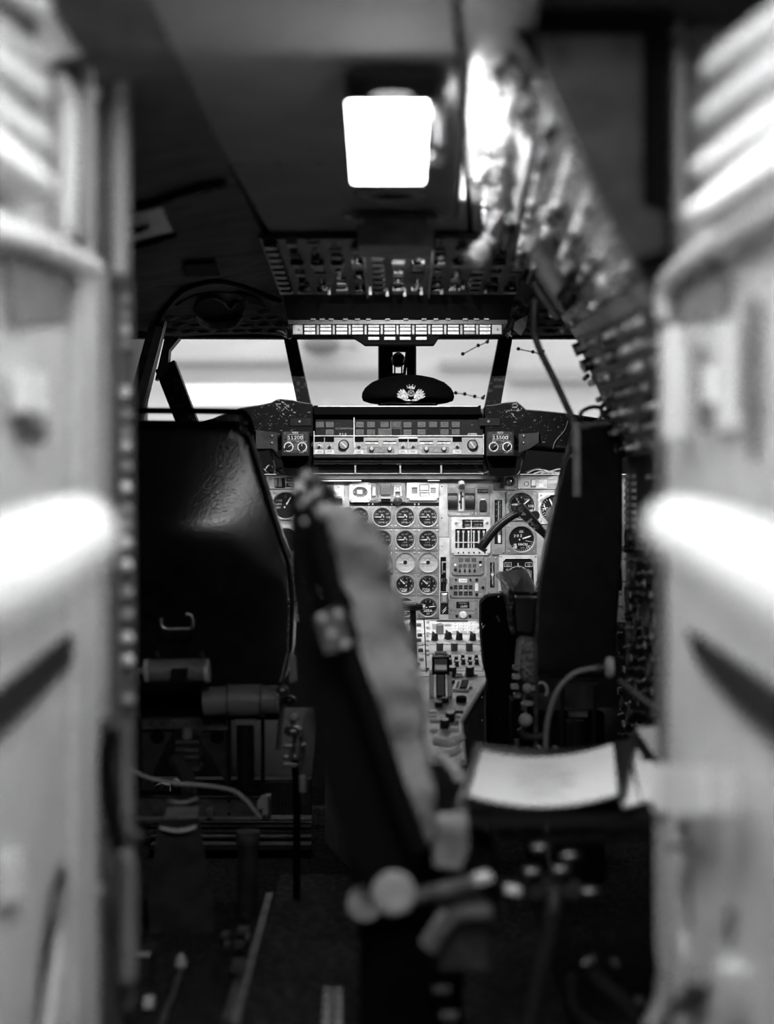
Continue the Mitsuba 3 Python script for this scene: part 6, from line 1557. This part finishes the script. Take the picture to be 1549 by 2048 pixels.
# door frame on the left with a row of bolts
jl = thing('door_frame', 'dim upright door frame at the left with a column of bright bolts', 'door frame', 'door frame posts')
d = 2.24
part(jl, 'jamb', ply(slab([(176, 60), (250, 60), (250, 540), (236, 560), (212, 560), (208, 1440), (196, 2100), (176, 2100)], d, .05)), 'jamb')
part(jl, 'pale_edge', ply(slab([(224, 130), (250, 130), (250, 545), (226, 545)], d - .008, .008)), 'rack')  # strip paler than the jamb
part(jl, 'inner_post', ply(slab([(180, 545), (214, 545), (212, 1440), (176, 1440)], d - .02, .02)), 'rackgrey')
part(jl, 'bolt_strip', ply(slab([(238, 560), (262, 560), (268, 1440), (242, 1440)], 2.34, .02)), 'frame')
for y, m in ((600, 'panel_mid'), (632, 'panel_mid'), (660, 'panel_light'), (690, 'panel_mid'), (784, 'white'), (830, 'panel_mid'), (866, 'panel_mid'), (892, 'panel_light'), (934, 'panel_mid'), (975, 'white'), (1020, 'panel_mid'), (1050, 'panel_mid'), (1086, 'panel_light'), (1130, 'panel_light'), (1186, 'panel_mid'), (1230, 'greypaint'), (1276, 'panel_light'), (1320, 'panel_light'), (1400, 'greypaint')):
    x = 246 + (y - 600) * .012
    part(jl, 'bolt', ply(lam([(.010, 0), (.010, .003), (.0075, .006), (0, .007)], 16).apply_transform(trimesh.geometry.align_vectors([0, 0, 1], [0, -1, .3])).apply_translation(P(x, y, 2.33)), 30), m)  # pale tones carry the glints on the bolts
part(jl, 'pale_bar', ply(slab([(236, 780), (252, 780), (252, 796), (236, 796)], 2.31, .01)), 'rackwhite')
part(jl, 'lower_bar', ply(slab([(240, 1450), (262, 1450), (262, 2020), (246, 2020)], 2.3, .03)), 'jamb')
for x, y, m in ((236, 1630, 'dullsteel'), (206, 1660, 'dullsteel'), (270, 1672, 'frame'), (215, 1742, 'frame'), (192, 1780, 'panel_light'), (258, 1960, 'dullsteel')): part(jl, 'fitting', ply(trimesh.creation.icosphere(2, .009).apply_translation(P(x, y, 2.17 if x < 240 else 2.28)), True), m)
tubes(jl, 'dark_arm', ((222, 1460), (214, 1540), (226, 1640), (240, 1700)), 2.14, .012, 'matte'); tubes(jl, 'pale_arm', ((236, 1700), (256, 1740), (256, 1960)), 2.2, .012, 'jamb')

rackR = thing('equipment_rack', 'out of focus pale equipment rack close at the right edge, with a thick white handrail', 'equipment rack', 'equipment racks beside the doorway')
s = 1
rack_body(rackR, 1, ([(1345, -150), (1345, 450), (1380, 430), (1560, 320), (1760, 190), (1760, -300)], [(1346, 1640), (1374, 1640), (1378, 1860), (1366, 1930), (1352, 1860)], [(1452, 1810), (1470, 1820), (1462, 1880), (1446, 1910), (1434, 1880)]), 2.12)
for y, r, m in ((60, .016, 'rackgrey'), (155, .018, 'rackgrey'), (255, .018, 'rack'), (345, .021, 'rackwhite')):
    face_tube(rackR, 'louvre', s, [(1425 - y * .1, y + 82), (1450, y + 66), (1549, y), (1700, y - 100), (1850, y - 200)], [r * .6, r, r, r, r], m, .022)
part(rackR, 'bolt', ply(trimesh.creation.icosphere(2, .011).apply_translation(rk(s, 1455, 296, .02)), True), 'panel_light')
for x, y in ((1395, 535), (1455, 505), (1505, 560), (1404, 682)): part(rackR, 'stud', ply(trimesh.creation.icosphere(2, .006).apply_translation(rk(s, x, y, .02)), True), 'chrome')
face_tube(rackR, 'shelf_edge', s, [(1332, 640), (1333, 580), (1345, 555), (1400, 510), (1500, 450), (1700, 330)], .012, 'rack', .016)
face_slab(rackR, 'painted_recess', s, [(1348, 545), (1420, 530), (1455, 560), (1450, 640), (1350, 640)], 'jamb', .004)  # flat sheet, recess shade put into the dark colour
face_tube(rackR, 'upright_tube', s, [(1350, 660), (1352, 760), (1352, 880)], .016, 'rackwhite', .014)
face_slab(rackR, 'upright_strip', s, [(1425, 640), (1462, 640), (1462, 860), (1430, 860)], 'rackwhite', .008)
face_slab(rackR, 'dark_slot', s, [(1488, 600), (1508, 600), (1512, 800), (1500, 920), (1480, 800)], 'jamb', .005)
face_slab(rackR, 'pointed_plate', s, [(1404, 730), (1412, 730), (1420, 806), (1386, 810)], 'white', .008, .004)
face_tube(rackR, 'stem', s, [(1400, 700), (1404, 760), (1408, 860)], .006, 'jamb', .010)
face_tube(rackR, 'handrail', s, [(1324, 1046), (1345, 1056), (1400, 1085), (1549, 1166), (1720, 1270), (1980, 1430)], [.013, .021, .025, .027, .028, .028], 'pad', .125, 22)
face_slab(rackR, 'shade_strip', s, [(1372, 1260), (1549, 1380), (1800, 1560), (1800, 1720), (1549, 1480), (1460, 1400), (1385, 1310)], 'rubber', .006)  # same black strip for the shade below the right handrail
face_slab(rackR, 'placard', s, [(1330, 1528), (1400, 1530), (1402, 1628), (1330, 1626)], 'white', .008, .02)
face_slab(rackR, 'placard', s, [(1424, 1532), (1460, 1534), (1460, 1626), (1424, 1624)], 'white', .008, .02)
face_tube(rackR, 'tie', s, [(1340, 1692), (1378, 1692)], .004, 'jamb', .012)
face_tube(rackR, 'lower_tube', s, [(1475, 1930), (1474, 2000), (1466, 2100)], .020, 'rack', .004)
face_tube(rackR, 'dark_hook', s, [(1400, 1950), (1380, 1990), (1358, 2010)], .010, 'jamb', .010)
jr = thing('door_frame', 'dim upright door frame at the right, beside the papers', 'door frame', 'door frame posts')
part(jr, 'jamb', ply(slab([(1322, 520), (1346, 520), (1346, 2100), (1322, 2100)], 2.15, .03)), 'jamb')
part(jr, 'pale_edge', ply(slab([(1312, 1640), (1338, 1640), (1345, 1930), (1322, 1960), (1314, 1900)], 2.138, .01)), 'rackgrey')  # strip paler than the right jamb
part(jr, 'bright_clip', ply(slab([(1308, 1528), (1334, 1528), (1334, 1624), (1308, 1624)], 2.125, .012)), 'white')
for x, y in ((1330, 692), (1328, 712), (1332, 990), (1328, 1004)): part(jr, 'bolt', ply(trimesh.creation.icosphere(1, .004).apply_translation(P(x, y, 2.135)), True), 'chrome')
part(jr, 'foot', ply(tum([P(1330, 1960, 2.09), P(1326, 2000, 2.07), P(1300, 2060, 2.05)], .012, 10), 30), 'jamb')

# vestibule ceiling lamp
k = thing('vestibule_lamp', 'flat ceiling lamp of the vestibule above and behind the view', 'lamp')
part(k, 'housing', ply(wbox((-.26, .60, CZ + .127), (.26, 1.45, CZ + .165), .01)), 'rack')
for y in (.8, 1.25): part(k, 'stem', ply(tum([(0, y, CZ + .16), (0, y, CZ + .38)], .012, 10, False), 30), 'rack')
part(k, 'diffuser', ply(trimesh.Trimesh([[-.22, .64, CZ + .125], [.22, .64, CZ + .125], [.22, 1.41, CZ + .125], [-.22, 1.41, CZ + .125]], [[0, 2, 1], [0, 3, 2]])), 'white', emit=VEST_L)

lights_off = {k_: v_ for k_, v_ in labels.items() if not v_}
for k_ in lights_off: labels.pop(k_)
